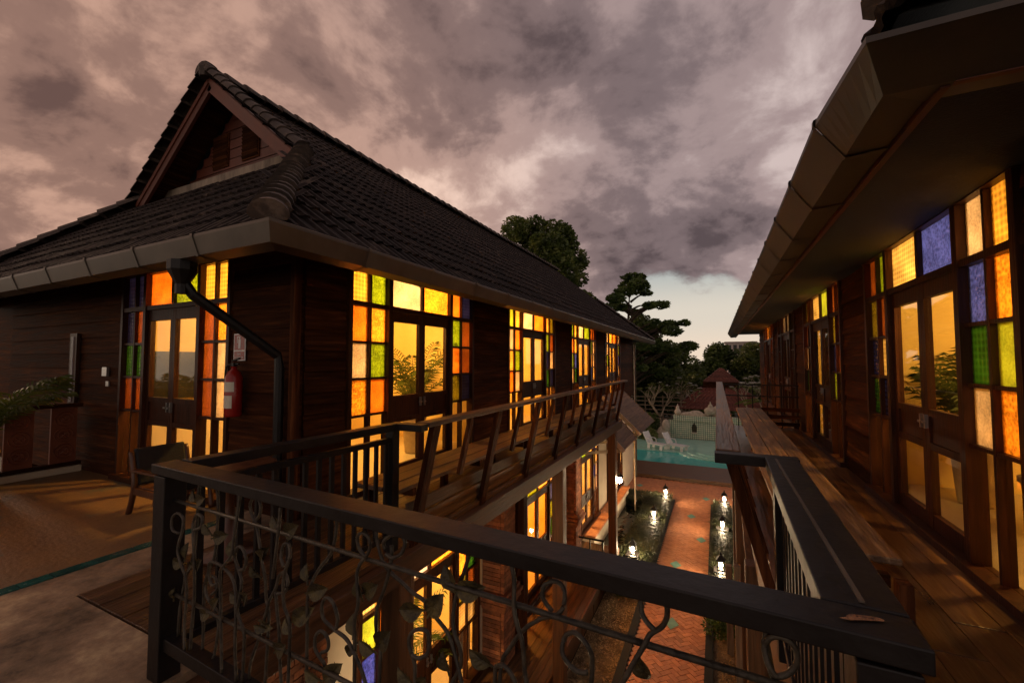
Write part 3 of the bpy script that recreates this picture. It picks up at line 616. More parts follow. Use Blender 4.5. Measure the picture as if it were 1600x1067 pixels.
brick_wall = thing('brick_wall_panel', (LX + .02, 2.7, LF), 'brick facing on the lower wall under the terrace', 'brick wall')
brick_block(brick_wall, LX - .02, LX + .045, 1.9, 3.28, LF, -.5, M['brick'])
# veranda, its edge and posts
vd = thing('lower_veranda', (-3.2, 7, GR), 'raised plank veranda along the lower doorways', 'veranda')
for i in range(8):
    x0 = -3.765 + i * .139; mb = MB(); mb.box(x0, x0 + .133, -.5, 12.4, LF - .11, LF - .07 + random.uniform(-.003, .003)); mb.build('plank', M['deck_y'], vd, bevel=.003)
mb = MB(); mb.box(-2.648, -2.60, -.5, 12.4, LF - .24, LF - .06); mb.build('edge_beam', M['beam_y'], vd, bevel=.005)
for i in range(14): mb = MB(); mb.box(-2.66, -2.628, -.4 + i * .92, .48 + i * .92, GR - .02, LF - .245); mb.build('skirt_board', M['beam_z'], vd)
mb = MB(); mb.box(-3.72, -3.69, 7.4, 12.3, LF - .068, LF - .03); mb.build('threshold', M['steel'], vd)
vr = thing('veranda_railing', (-3.05, 11.0, LF - .07), 'short dark railing across the lower veranda', 'railing')
for z in (LF + .0, LF + .33, LF + .62): mb = MB(); mb.beam((-3.74, 11.0, z), (-2.68, 11.0, z), .04, .04); mb.build('rail', M['iron'], vr)
for x in (-3.70, -3.42, -3.06, -2.72): mb = MB(); mb.beam((x, 11.0, LF - .07), (x, 11.0, LF + .62), .035, .035, (0, 1, 0)); mb.build('baluster', M['iron'], vr)

# ================================================================== terrace, bridge, balconies
tr = MB(); tr.box(-8.4, -3.86, -3, 2.858, -.25, -.008); tr.box(-3.86, -2.42, -3, 1.33, -.25, -.008); terr = tag(tr.build('terrace', M['concrete']), kind='structure')
mb = MB(); mb.box(-8.4, -4.42, -3, 2.857, -.0075, -.0035); tag(mb.build('painted_floor', M['floorpaint']), kind='structure')
mb = MB(); mb.box(-2.42, 1.69, -3, 1.12, -.20, -.01); tag(mb.build('bridge_slab', M['concrete']), kind='structure')
ts = thing('tile_strip', (-4.36, 1.2, 0), 'row of teal glazed tiles set in the terrace floor', 'tile strip')
for i in range(26): mb = MB(); mb.box(-4.415, -4.315, -1.6 + i * .165, -1.44 + i * .165, -.008, .001); mb.build('tile', M['tealtile'], ts)
ts2 = thing('tile_band', (-3.4, .8, 0), 'band of teal glazed tiles crossing the worn concrete', 'tile strip')
for i in range(13):
    for j in range(3): mb = MB(); mb.box(-4.31 + i*.15, -4.167 + i*.15, .42 + j*.105, .52 + j*.105, -.008, .001); mb.build('tile', M['tealtile'], ts2)
for k in ('painted_floor',): pass
bd = thing('left_balcony', (-3.1, 6.5, -.47), 'plank balcony along the upper doorways of the tiled teak house', 'balcony')
for i in range(10):
    x0 = -3.85 + i * .147 if i == 0 else -3.845 + i * .145
    mb = MB(); mb.box(x0, x0 + .140, 1.34 if x0 > -3.8 else 1.34, 11.6, -.045, random.uniform(-.003, .002)) if x0 > LX + .04 else mb.box(x0, x0 + .140, 1.34, LY - .06, -.045, -.001); mb.build('plank', M['deck_y'], bd, bevel=.003)
mb = MB(); mb.box(-2.42, -2.32, 1.25, 11.65, -.25, -.05); mb.build('edge_beam', M['beam_y'], bd, bevel=.008)
for i in range(17): mb = MB(); mb.box(-3.76, -2.425, 1.6 + i * .61, 1.67 + i * .61, -.165, -.048); mb.build('joist', M['beam_x'], bd)
for i, y in enumerate((2.92, 7.05, 11.2)):
    mb = MB(); mb.box(-2.60, -2.40, y - .1, y + .1, GR, -.255); p = mb.build('veranda_post', M['beam_z'], bevel=.01); tag(p, ['square timber post under the terrace end of the balcony', 'square timber post beside the old brick pier', 'square timber post carrying the wall lantern'][i], 'post')
mb = MB(); mb.box(-3.5, -3.3, 7.32, 7.5, LF - .07, -.17); tag(mb.build('inner_post', M['teak_z'], bevel=.01), 'dark inner post next to the second doorway', 'post')

def slant_bench(name, xb, xt, s, y0, y1, label, npost):
    """fixed balcony bench: raked posts, top rail, seat planks; s = +1 if the house is towards +x"""
    t = thing(name, ((xb + s * .3), (y0 + y1) / 2, 0), label, 'bench')
    mb = MB(); mb.box(xt - .065, xt + .065, y0, y1, 1.0, 1.04); mb.build('top_rail', M['deck_y'], t, bevel=.006)
    dy = (y1 - y0 - .3) / (npost - 1)
    for i in range(npost):
        y = y0 + .15 + dy * i
        mb = MB(); mb.beam((xb, y - .02, -.14), (xt, y + .02, 1.0), .10, .055, (1, 0, 0)); mb.build('post', M['teak_z'], t, bevel=.004)
        if i < npost - 1:
            for f in (.5,):
                f2 = xb + (xt - xb) * .50; mb = MB(); mb.beam((f2 + s*.01, y + dy * f, .43), (xt, y + dy * f + .02, 1.0), .055, .04, (1, 0, 0)); mb.build('slat', M['teak_z'], t)
        mb = MB(); mb.box(min(xb + s * .46, xb + s * .52), max(xb + s * .46, xb + s * .52), y - .04, y + .04, 0.002, .405); mb.build('leg', M['teak_z'], t)
        mb = MB(); mb.box(min(xb + s*.04, xb + s * .455), max(xb + s*.04, xb + s * .455), y + .06, y + .11, .34, .405); mb.build('bearer', M['teak_x'], t)
    for k in range(3):
        a = xb + s * (.03 + .175 * k); b = a + s * .168
        mb = MB(); mb.box(min(a, b), max(a, b), y0 + (.35 if s > 0 else 0), y1 - .06, .41, .45 + random.uniform(-.004, .004)); mb.build('seat_plank', M['deck_y'] if s < 0 else M['bench_top'], t, bevel=.006)
    if s < 0:
        for z0, z1 in ((.02, .17), (.19, .31)): mb = MB(); mb.box(xb - .035, xb - .01, y0 + .1, y1 - .05, z0, z1); mb.build('back_board', M['deck_y'], t, bevel=.004)
    return t
M['bench_top'] = surf('worn_bench_top', (.085, .040, .015), (.40, .25, .12), .5, 1.5, (12, 1.0, 12), .6, c3=(.20, .105, .045), rand=.2)
slant_bench('balcony_bench', -2.43, -2.20, -1, 2.86, 11.5, 'long raked-back bench on the balcony of the tiled teak house', 8)
slant_bench('balcony_bench', .36, .05, 1, 2.75, 11.45, 'long worn plank bench along the walkway by the gilded-glass bay', 8)

# ================================================================== steel railings in front
def yf(x): return 1.10 - .04 * x
rail = thing('vine_railing', (-1.1, 1.12, 0), 'black steel railing filled with wrought iron vines and leaves', 'railing')
mb = MB(); mb.beam((-2.57, yf(-2.57), 1.008), (.345, yf(.345), 1.008), .112, .046); mb.build('top_rail', M['iron'], rail, bevel=.004)
mb = MB(); mb.beam((-2.50, yf(-2.5), .17), (.30, yf(.3), .17), .06, .06); mb.build('bottom_rail', M['iron'], rail, bevel=.003)
for x in (-2.50, .28): mb = MB(); mb.beam((x, yf(x), -.008), (x, yf(x), .976), .10, .10, (0, 1, 0)); mb.build('post', M['iron'], rail, bevel=.004)
for z in (.855, .405): mb = MB(); mb.tube([(-2.45, yf(-2.45), z), (.25, yf(.25), z)], .0085, 8); mb.build('rod', M['ironraw'], rail, smooth=True)
STEMS=[
 [(-2.354,0.718),(-2.417,0.724),(-2.426,0.776),(-2.389,0.805),(-2.344,0.785),(-2.34,0.728),(-2.355,0.677),(-2.358,0.628),(-2.325,0.568),(-2.299,0.517),(-2.288,0.425),(-2.289,0.312),(-2.267,0.2)],
 [(-2.241,0.974),(-2.256,0.867),(-2.273,0.759),(-2.293,0.651),(-2.316,0.57),(-2.358,0.493),(-2.38,0.392),(-2.388,0.323),(-2.396,0.206)],
 [(-2.218,0.76),(-2.175,0.777),(-2.174,0.819),(-2.214,0.828),(-2.242,0.793),(-2.229,0.73),(-2.213,0.667),(-2.212,0.574),(-2.216,0.444),(-2.235,0.309),(-2.237,0.207)],
 [(-2.108,0.982),(-2.098,0.873),(-2.103,0.781),(-2.101,0.69),(-2.106,0.635),(-2.137,0.582),(-2.172,0.501),(-2.184,0.415),(-2.19,0.304),(-2.195,0.2)],
 [(-2.027,0.558),(-2.075,0.538),(-2.103,0.581),(-2.089,0.634),(-2.032,0.651),(-1.975,0.641),(-1.919,0.606),(-1.885,0.554),(-1.866,0.465),(-1.863,0.348),(-1.852,0.2)],
 [(-2.122,0.472),(-2.087,0.504),(-2.101,0.545),(-2.141,0.549),(-2.168,0.511),(-2.156,0.468),(-2.116,0.433),(-2.084,0.406),(-2.067,0.339),(-2.082,0.228),(-2.088,0.2)],
 [(-1.867,1.006),(-1.88,0.908),(-1.895,0.793),(-1.906,0.713),(-1.953,0.664),(-1.995,0.623),(-2.003,0.569),(-2.001,0.464),(-1.983,0.338),(-1.958,0.2)],
 [(-1.797,0.867),(-1.762,0.898),(-1.76,0.945),(-1.801,0.965),(-1.841,0.928),(-1.834,0.881),(-1.795,0.837),(-1.756,0.761),(-1.732,0.699),(-1.715,0.621),(-1.719,0.563),(-1.698,0.495),(-1.696,0.366),(-1.697,0.214)],
 [(-1.86,0.654),(-1.817,0.672),(-1.8,0.718),(-1.836,0.757),(-1.88,0.74),(-1.896,0.698),(-1.867,0.644),(-1.84,0.608),(-1.843,0.539),(-1.852,0.486),(-1.812,0.414),(-1.815,0.33),(-1.823,0.2)],
 [(-1.628,0.603),(-1.583,0.622),(-1.575,0.658),(-1.602,0.687),(-1.636,0.668),(-1.652,0.618),(-1.685,0.56),(-1.701,0.506),(-1.728,0.427),(-1.796,0.283),(-1.816,0.2)],
 [(-1.577,0.967),(-1.594,0.844),(-1.616,0.74),(-1.633,0.673)],
 [(-1.64,0.607),(-1.631,0.546),(-1.619,0.445),(-1.62,0.347),(-1.598,0.21)],
 [(-1.548,0.741),(-1.571,0.771),(-1.567,0.817),(-1.54,0.826),(-1.522,0.795),(-1.526,0.76),(-1.546,0.707),(-1.548,0.603),(-1.518,0.529),(-1.519,0.407),(-1.521,0.238)],
 [(-1.305,0.98),(-1.3,0.926),(-1.32,0.831),(-1.383,0.758),(-1.427,0.688),(-1.441,0.631),(-1.442,0.497),(-1.446,0.245)],
 [(-1.114,0.868),(-1.14,0.893),(-1.146,0.932),(-1.124,0.951),(-1.1,0.938),(-1.096,0.902),(-1.114,0.868),(-1.135,0.842),(-1.147,0.799),(-1.136,0.71),(-1.157,0.643),(-1.159,0.551),(-1.161,0.308)],
 [(-1.097,0.981),(-1.081,0.917),(-1.054,0.862),(-1.025,0.827),(-0.972,0.799),(-0.924,0.782),(-0.869,0.773),(-0.82,0.729),(-0.785,0.695),(-0.762,0.656),(-0.735,0.602),(-0.718,0.555),(-0.698,0.464)],
 [(-1.018,0.918),(-1.023,0.938),(-0.999,0.963),(-0.959,0.974),(-0.937,0.952),(-0.95,0.914),(-0.986,0.895),(-1.012,0.904)],
 [(-1.018,0.918),(-1.012,0.889),(-1.021,0.834),(-1.052,0.755),(-1.084,0.687),(-1.092,0.625),(-1.073,0.565),(-1.06,0.534),(-1.067,0.344)],
 [(-1.258,0.583),(-1.25,0.623),(-1.272,0.674),(-1.306,0.684),(-1.323,0.648),(-1.314,0.606),(-1.27,0.58),(-1.204,0.565),(-1.159,0.539),(-1.123,0.502),(-1.096,0.433),(-1.086,0.337)],
 [(-1.368,0.448),(-1.336,0.468),(-1.335,0.51),(-1.366,0.53),(-1.393,0.505),(-1.392,0.46),(-1.368,0.429),(-1.347,0.397),(-1.333,0.287)],
 [(-0.894,0.614),(-0.869,0.609),(-0.844,0.623),(-0.834,0.648),(-0.837,0.693),(-0.859,0.701),(-0.887,0.689),(-0.905,0.664),(-0.906,0.625),(-0.894,0.591),(-0.888,0.542),(-0.883,0.396)],
 [(-0.688,0.986),(-0.718,0.902),(-0.743,0.835),(-0.755,0.791),(-0.757,0.741),(-0.747,0.703),(-0.729,0.664),(-0.728,0.62),(-0.746,0.577),(-0.766,0.534),(-0.775,0.417)],
 [(-0.544,0.984),(-0.529,0.927),(-0.527,0.859),(-0.516,0.817),(-0.501,0.772),(-0.499,0.728),(-0.497,0.688),(-0.486,0.622),(-0.482,0.514)],
 [(-0.424,0.856),(-0.442,0.875),(-0.451,0.899),(-0.446,0.924),(-0.424,0.938),(-0.399,0.934),(-0.387,0.909),(-0.393,0.872),(-0.414,0.852),(-0.449,0.836),(-0.479,0.813),(-0.505,0.789),(-0.536,0.75),(-0.563,0.708),(-0.583,0.672),(-0.589,0.616),(-0.589,0.516)],
 [(-0.591,0.546),(-0.592,0.657),(-0.578,0.68),(-0.56,0.69),(-0.538,0.678),(-0.52,0.636),(-0.516,0.556)],
 [(-0.322,0.729),(-0.349,0.725),(-0.373,0.737),(-0.392,0.756),(-0.393,0.781),(-0.383,0.804),(-0.359,0.818),(-0.336,0.814),(-0.319,0.798),(-0.31,0.773),(-0.312,0.742),(-0.315,0.696),(-0.327,0.616)],
 [(-0.147,0.909),(-0.166,0.923),(-0.178,0.942),(-0.176,0.969),(-0.165,0.992),(-0.142,1.0),(-0.125,0.99),(-0.117,0.967),(-0.119,0.938),(-0.132,0.912),(-0.158,0.888),(-0.172,0.86),(-0.193,0.822),(-0.211,0.785),(-0.235,0.736),(-0.276,0.636)],
 [(0.084,0.979),(0.087,0.949),(0.083,0.921),(0.087,0.892),(0.098,0.871),(0.108,0.865),(0.129,0.876),(0.142,0.898),(0.143,0.925),(0.133,0.945),(0.115,0.953),(0.097,0.946),(0.086,0.928),(0.084,0.903),(0.092,0.875),(0.105,0.838),(0.111,0.786)],
]
LEAVES=[
 (-2.262,0.88,-2.326,0.919),
 (-2.25,0.882,-2.162,0.909),
 (-2.113,0.752,-2.156,0.799),
 (-2.095,0.737,-2.014,0.761),
 (-1.946,0.678,-1.955,0.76),
 (-2.336,0.594,-2.332,0.667),
 (-2.344,0.568,-2.425,0.57),
 (-2.298,0.574,-2.231,0.589),
 (-2.225,0.581,-2.163,0.631),
 (-1.733,0.724,-1.68,0.776),
 (-1.737,0.649,-1.767,0.696),
 (-2.427,0.38,-2.422,0.435),
 (-2.101,0.401,-2.177,0.38),
 (-2.086,0.432,-2.039,0.484),
 (-1.869,0.524,-1.938,0.536),
 (-1.846,0.526,-1.78,0.58),
 (-1.722,0.472,-1.653,0.46),
 (-1.616,0.875,-1.676,0.907),
 (-1.58,0.853,-1.498,0.903),
 (-1.729,0.73,-1.68,0.78),
 (-1.433,0.7,-1.451,0.763),
 (-1.431,0.66,-1.346,0.688),
 (-1.518,0.529,-1.414,0.601),
 (-1.527,0.479,-1.579,0.519),
 (-1.619,0.382,-1.547,0.435),
 (-1.141,0.715,-1.156,0.779),
 (-1.133,0.735,-1.061,0.783),
 (-1.182,0.574,-1.206,0.632),
 (-1.168,0.548,-1.208,0.511),
 (-1.077,0.552,-1.146,0.573),
 (-1.065,0.574,-1.001,0.646),
 (-1.351,0.364,-1.417,0.39),
 (-1.331,0.37,-1.261,0.438),
 (-1.681,0.455,-1.73,0.469),
 (-0.743,0.839,-0.785,0.908),
 (-0.743,0.839,-0.644,0.866),
 (-0.871,0.747,-0.957,0.732),
 (-0.843,0.738,-0.789,0.817),
 (-0.766,0.591,-0.783,0.651),
 (-0.907,0.507,-0.96,0.548),
 (-0.879,0.516,-0.841,0.558),
 (-0.612,0.66,-0.677,0.698),
 (-0.186,0.819,-0.174,0.76),
]

for i, st in enumerate(STEMS):
    o = .014 if i % 2 else -.016
    pts = spline([(x, yf(x) + o + .006 * math.sin(9 * x + k), z) for k, (x, z) in enumerate(st)], 5)
    mb = MB(); mb.tube(pts, .0066, 7); mb.build('vine_stem', M['ironraw'], rail, smooth=True)
for i, (x0, z0, x1, z1) in enumerate(LEAVES):
    a = Vector((x0, yf(x0), z0)); b = Vector((x1, yf(x1) + random.uniform(-.025, .025), z1)); d = b - a; L = d.length; d.normalize(); s = Vector((0, -1, 0)).cross(d).normalized(); n = d.cross(s)
    W = min(L * .36, .034); mb = MB(); vs = []
    prof = [(0, .08), (.12, .55), (.3, .95), (.5, 1.0), (.7, .78), (.88, .38), (1, .02)]
    for t_, w_ in prof:
        c_ = a + d * (L * t_)
        for e, dp in ((-1, .010), (-.5, .003), (0, -.004), (.5, .003), (1, .010)): vs.append(c_ + s * (W * w_ * e) + n * (dp * w_ + .006 * math.sin(t_ * 3)))
    m = len(prof); mb.add(vs, [(r_*5+k, r_*5+k+1, (r_+1)*5+k+1, (r_+1)*5+k) for r_ in range(m-1) for k in range(4)])
    mb.tube([a - d * .012, a + d * (L * .5), b], [.004, .003, .0015], 5)
    for q in (.25, .45, .65):
        c_ = a + d * (L * q); 
        for e in (-1, 1): mb.tube([c_ - n * .002, c_ + s * (e * W * .7) + d * (L * .12) + n * .004], [.0022, .001], 4)
    mb.build('leaf', M['leafiron'], rail)
def bar_railing(name, A, Bp, label, w, zsub=.90, n=14):
    t = thing(name, ((A[0] + Bp[0]) / 2, (A[1] + Bp[1]) / 2, 0), label, 'railing'); A = Vector((*A, 0)); Bp = Vector((*Bp, 0))
    mb = MB(); mb.beam(A + Vector((0, 0, 1.005)), Bp + Vector((0, 0, 1.005)), w, .055); mb.build('top_rail', M['iron'], t, bevel=.004)
    for z, h in ((zsub, .04), (.13, .04)): mb = MB(); mb.beam(A + Vector((0, 0, z)), Bp + Vector((0, 0, z)), .045, h); mb.build('rail', M['iron'], t, bevel=.003)
    me = MB(); me.box(-.010, .010, -.016, .016, .15, zsub - .02); bm = me.mesh('bar', M['iron'])
    for i in range(n): p = A.lerp(Bp, (i + .7) / (n + .4)); put('bar', bm, t, p)
    mb = MB(); mb.box(Bp.x - .04, Bp.x + .04, Bp.y - .04, Bp.y + .04, .002, .977); mb.build('post', M['iron'], t, bevel=.003)
    return t
lr = bar_railing('bar_railing', (-2.50, 1.27), (-2.42, 2.74), 'black upright-bar railing at the edge of the terrace', .10)
mb = MB(); mb.beam((-2.46, 2.78, 1.005), (-2.14, 2.80, 1.005), .10, .055, (0, 0, 1)); mb.build('return_rail', M['iron'], lr, bevel=.004)
rr = bar_railing('bar_railing', (.27, 1.15), (.30, 2.66), 'black upright-bar railing beside the plank walkway', .15)
mb = MB(); mb.beam((.384, 2.70, 1.005), (-.02, 2.70, 1.005), .085, .055, (0, 0, 1)); mb.build('return_rail', M['iron'], rr, bevel=.004)
mb = MB(); mb.box(.265, .275, 1.16, 2.62, 1.0335, 1.038); mb.build('rail_strip', M['gutter'], rr)
mb = MB(); mb.add([(.25 + .022 * math.cos(a) * (1 + .4 * math.sin(3 * a)) + .03 * math.sin(a), 1.09 + .018 * math.sin(a), 1.0345) for a in [k * math.pi / 8 for k in range(16)]], [tuple(range(16))]); mb.build('rust_patch', M['rust'], rail)
er = thing('end_railing', (.95, 11.5, 0), 'thin dark railing closing the far end of the plank walkway', 'railing')
for z in (.98, .72): mb = MB(); mb.beam((.14, 11.5, z), (1.67, 11.5, z), .03, .03); mb.build('rail', M['iron'], er)
for x in (.16, .45, .75, 1.05, 1.33, 1.64): mb = MB(); mb.beam((x, 11.5, .002), (x, 11.5, .97), .025, .025, (0, 1, 0)); mb.build('bar', M['iron'], er)
for z in (.12, .28, .44): mb = MB(); mb.box(.90, 1.66, 11.36, 11.40, z - .05, z + .03); mb.build('slat', M['teak_x'], er)

# ================================================================== right house
RXW = 1.70
RH = thing('walkway_house', (5, 11, -4.2), 'dark teak house with a deep guttered eave beside the plank walkway', 'house')
def TR(y0): return lambda u, w, d: (RXW - d, y0 + u * 1.07, w * 1.025)
RY0 = 3.66; W2 = 2.7 * 1.07; E1 = .05
rw = MB(); rsegs = [(2.95, RY0 - E1)] + [(RY0 + W2 + E1 + PITCH * i, RY0 - E1 + PITCH * (i + 1)) for i in range(3)] + [(RY0 + W2 + E1 + 12.3, 21)]
for a, b in rsegs: rw.box(RXW + .012, RXW + .11, a, b, -4.2, 3.1)
for i in range(4): rw.box(RXW + .012, RXW + .11, RY0 - E1 + .002 + PITCH*i, RY0 + W2 + E1 - .002 + PITCH*i, 2.84, 3.1); rw.box(RXW + .012, RXW + .11, RY0 - E1 + .002 + PITCH*i, RY0 + W2 + E1 - .002 + PITCH*i, -4.2, -.075)
rw.box(RXW + .112, 9, 2.95, 3.05, -4.2, 3.1); rw.box(RXW + .112, 9, 20.9, 21, -4.2, 3.1)
rwo = rw.build('wall', M['teak_y'], RH)
for a, b in rsegs: boards(TX(RXW + .012, -1, a, 0), 0, b - a, -.05, 3.05, rwo, M['teak_y'], 'y')
for i in range(4): boards(TX(RXW + .012, -1, RY0 - E1 + PITCH*i, 0), 0, W2 + 2*E1, 2.845, 3.05, rwo, M['teak_y'], 'y')
RS = [{'t': ['gold', 'lilac', 'violet', 'cream', 'green', 'brown'], 'a': [['amber', 'violet'], ['lime', 'dgreen'], ['amber', 'lilac']], 'b': [['brown', 'olive'], ['cream', 'navy'], ['navy', 'dgreen']]},
      {'t': ['amber', 'brown', 'lime', 'cream', 'gold', 'olive'], 'a': [['brown', 'olive'], ['amber', 'navy'], ['olive', 'green']], 'b': [['navy', 'brown'], ['olive', 'lilac'], ['brown', 'dgreen']]},
      {'t': ['lilac', 'green', 'lilac', 'lilac', 'green', 'lilac'], 'a': [['lilac', 'green'], ['lilac', 'lilac'], ['green', 'lilac']], 'b': [['lilac', 'navy'], ['green', 'lilac'], ['lilac', 'lilac']]},
      {'t': ['gold', 'amber', 'gold', 'amber', 'gold', 'gold'], 'a': [['lilac', 'amber'], ['gold', 'lilac'], ['amber', 'brown']], 'b': [['brown', 'lilac'], ['gold', 'brown'], ['brown', 'amber']]}]
for i in range(4):
    window_group(RH, TR(RY0 + PITCH * i), RS[i], 'y')
    y0 = RY0 + PITCH * i
    room(RH, RXW + .11, 4.9, y0 - .60, y0 + 3.38, .0, 2.95, (3.1, y0 + 1.3, 2.75, -1), 210 if i != 2 else 45)
for i in (1, 2, 3):
    y0 = RY0 + PITCH * i
    for q, (a, b) in enumerate(((.75, 1.3), (1.5, 2.1))):
        mb = MB(); n = 16; pts = [(RXW + .20 + .03 * math.sin(k * 1.7), y0 + a + (b - a) * k / (n - 1)) for k in range(n)]
        mb.add([(x, y, z) for z in (.05, 2.3) for x, y in pts], [(k, k+1, n+k+1, n+k) for k in range(n-1)])
        c = mb.build('curtain', M['curtain'], smooth=True); tag(c, 'red-brown curtain hanging behind the %s walkway doorway, %s leaf' % (['second', 'third', 'fourth'][i-1], ['first', 'far'][q]), 'curtain', None)
palm('potted_palm', (2.48, 6.30, .012), 16, 1.2, 'broad potted palm inside the gilded-glass bay by the walkway', 2.0, pot=.62, seed=12, leaf=.30, spread=.6)
palm('potted_palm', (2.62, 5.4, .012), 12, 1.0, 'smaller potted palm behind the first walkway door', 1.9, pot=.5, seed=14, leaf=.28, spread=.6)
# a painted scroll on the inner wall
mb = MB(); cpts = [(4.845, 7.6 + .25 * math.cos(t_) * (1 - t_ / 9), 1.9 + .25 * math.sin(t_) * (1 - t_ / 9)) for t_ in [k * .35 for k in range(22)]]; mb.tube(cpts, .012, 5); mb.build('painted_scroll', M['leafpale'], RH)
# roof, soffit, gutter
REX, REZ, REY, RYB = .64, 2.84, 2.0, 22.0
dk = MB(); dk.add([(REX, REY, REZ), (REX, RYB, REZ), (REX + 4, RYB - 3.4, REZ + 3.2), (REX + 4, REY + 3.4, REZ + 3.2)], [(3,2,1,0)]); dk.add([(REX, REY, REZ), (REX + 4, REY + 3.4, REZ + 3.2), (9, REY + 3.4, REZ + 3.2), (9.5, REY, REZ)], [(3,2,1,0)])
dk.add([(REX, REY, REZ - .10), (9.5, REY, REZ - .10), (9.5, RYB, REZ - .10), (REX, RYB, REZ - .10)], [(0,1,2,3)])
dk.add([(REX + 4, RYB - 3.4, REZ + 3.2), (REX + 4, REY + 3.4, REZ + 3.2), (9, REY + 3.4, REZ + 3.2), (9, RYB - 3.4, REZ + 3.2)], [(0,1,2,3)])
rroof = dk.build('roof', M['black'], RH)
tiles(rroof, Vector((REX - .03, 0, REZ + .02)), Vector((0, -1, 0)), Vector((1, 0, .8)).normalized(), 4, lambda b: (-(RYB - .7 * b), -(REY + .66 * b)), M['tile'], camv, 60)
tiles(rroof, Vector((0, REY - .03, REZ + .02)), Vector((1, 0, 0)), Vector((0, 1, .94)).normalized(), 5, lambda b: (REX + .85 * b, 9.2), M['tile'], camv, 60)
caps(rroof, (REX + .08, REY + .08, REZ + .14), (REX + 2.5, REY + 2.1, REZ + 2.08), (-.5, -.5, 1), .24, .17)
RGP = ((.02, 0), (-.004, -.012), (-.004, -.04), (.12, -.225), (.29, -.215), (.31, -.05)); RGF = ((.02, -.13), (-.004, -.142), (-.004, -.165), (.28, -.225), (.42, -.215), (.44, -.05))
gutter_run(RH, (.50, 1.84, 2.83), (0, 1, 0), (-1, 0, 0), 20.2, RGP, M['gutterdark'], .84, mit=[q[0] for q in RGF], h0=[q[1] for q in RGF])
gutter_run(RH, (.50, 1.84, 2.83), (1, 0, 0), (0, -1, 0), 9.0, RGF, M['gutterdark'], 1.3, mit=[q[0] for q in RGP])
mb = MB(); mb.box(.80, .83, 2.15, 22, 2.60, 2.738); mb.box(.835, 9.4, 2.12, 2.15, 2.60, 2.738); mb.build('fascia', M['barge'], RH)
# walkway deck
wk = thing('walkway', (1.0, 5.2, -.46), 'worn plank walkway beside the deep guttered eave', 'walkway')
for i in range(6):
    x0 = .335 + i * .227; cuts = [(-1.2, 3.1 + .37 * (i % 3)), (3.1 + .37 * (i % 3) + .004, 11.6)]
    for a, b in cuts: mb = MB(); mb.box(x0, x0 + .222, a, b, -.045, random.uniform(-.004, .003)); mb.build('plank', M['walk_y'], wk, bevel=.003)
M_w = None
mb = MB(); mb.box(.30, .40, 1.15, 11.6, -.45, -.05); mb.build('edge_beam', M['beam_y'], wk, bevel=.006)
for i in range(12): mb = MB(); mb.box(.42, 1.68, 1.5 + i * .85, 1.57 + i * .85, -.17, -.05); mb.build('joist', M['beam_x'], wk)
for i, (x, y, z1, m, s) in enumerate(((.30, 4.9, -.455, 'beam_z', .17), (.33, 8.6, -.455, 'beam_z', .17), (.36, 11.4, -.455, 'beam_z', .17), (.14, 9.6, -2.5, 'grey_z', .12), (.24, 8.0, -1.8, 'grey_z', .10))):
    mb = MB(); mb.box(x - s/2, x + s/2, y - s/2, y + s/2, GR, z1); tag(mb.build('timber_post', M[m], bevel=.008), ['red-brown post under the near part of the plank walkway', 'red-brown post under the middle of the plank walkway', 'red-brown post under the far end of the plank walkway', 'low weathered grey post by the right garden bed', 'taller weathered grey post beside the walkway supports'][i], 'post')
for i, y in enumerate((5.6, 8.9)):
    mb = MB(); mb.beam((.34, y, -1.25), (.05, y, .55) if False else (.30, y + .75, -.47), .07, .09, (1, 0, 0)); tag(mb.build('diagonal_brace', M['beam_z']), ['diagonal brace by the near walkway post', 'diagonal brace by the far walkway post'][i], 'brace')

# ================================================================== terrace furniture
ch = thing('armchair', (-5.12, 2.48, 0), 'wooden armchair with curved arms and black cushion by the terrace door', 'chair')
cx_, cy_ = -5.12, 2.48
for s in (-1, 1):
    yy = cy_ + s * .27
    mb = MB(); mb.tube(spline([(cx_ + .30, yy, 0), (cx_ + .26, yy, .25), (cx_ + .28, yy, .45), (cx_ + .27, yy, .60)]), [.030] * 13, 8); mb.build('front_leg', M['chair'], ch, smooth=True)
    mb = MB(); mb.tube(spline([(cx_ - .34, yy, 0), (cx_ - .25, yy, .3), (cx_ - .24, yy, .5), (cx_ - .33, yy, .86)]), [.030] * 13, 8); mb.build('back_leg', M['chair'], ch, smooth=True)
    mb = MB(); mb.beam((cx_ - .28, yy, .615), (cx_ + .33, yy, .61), .07, .03); mb.build('arm', M['chair'], ch, bevel=.008)
    mb = MB(); mb.beam((cx_ - .25, yy, .33), (cx_ + .27, yy, .33), .03, .09); mb.build('side_rail', M['chair'], ch)
mb = MB(); mb.box(cx_ - .26, cx_ + .27, cy_ - .25, cy_ + .25, .36, .39); mb.build('seat', M['chair'], ch, bevel=.006)
mb = MB(); mb.beam((cx_ - .23, cy_, .40), (cx_ - .33, cy_, .90), .50, .07, (1, 0, 0)); mb.build('back_cushion', M['black'], ch, bevel=.025)
ch.scale = (.85, .9, .72)
tb = thing('round_table', (-3.55, 2.12, 0), 'round wooden table top behind the corner of the vine railing', 'table')
mb = MB(); mb.lathe([(.30, 0), (.33, .008), (.33, .03), (.31, .038)], (-3.55, 2.12, .68), 28); mb.build('top', M['chair'], tb)
mb = MB(); mb.lathe([(.20, 0), (.20, .03), (.04, .06), (.035, .62), (.12, .68)], (-3.55, 2.12, .002), 16); mb.build('pedestal', M['chair'], tb, smooth=True)
kb = MB(); kb.box(-8.28, -8.12, -2.5, 2.80, -.003, .085); tag(kb.build('kerb', M['creamkerb'], bevel=.01), 'cream kerb under the carved balustrade panels', 'kerb')
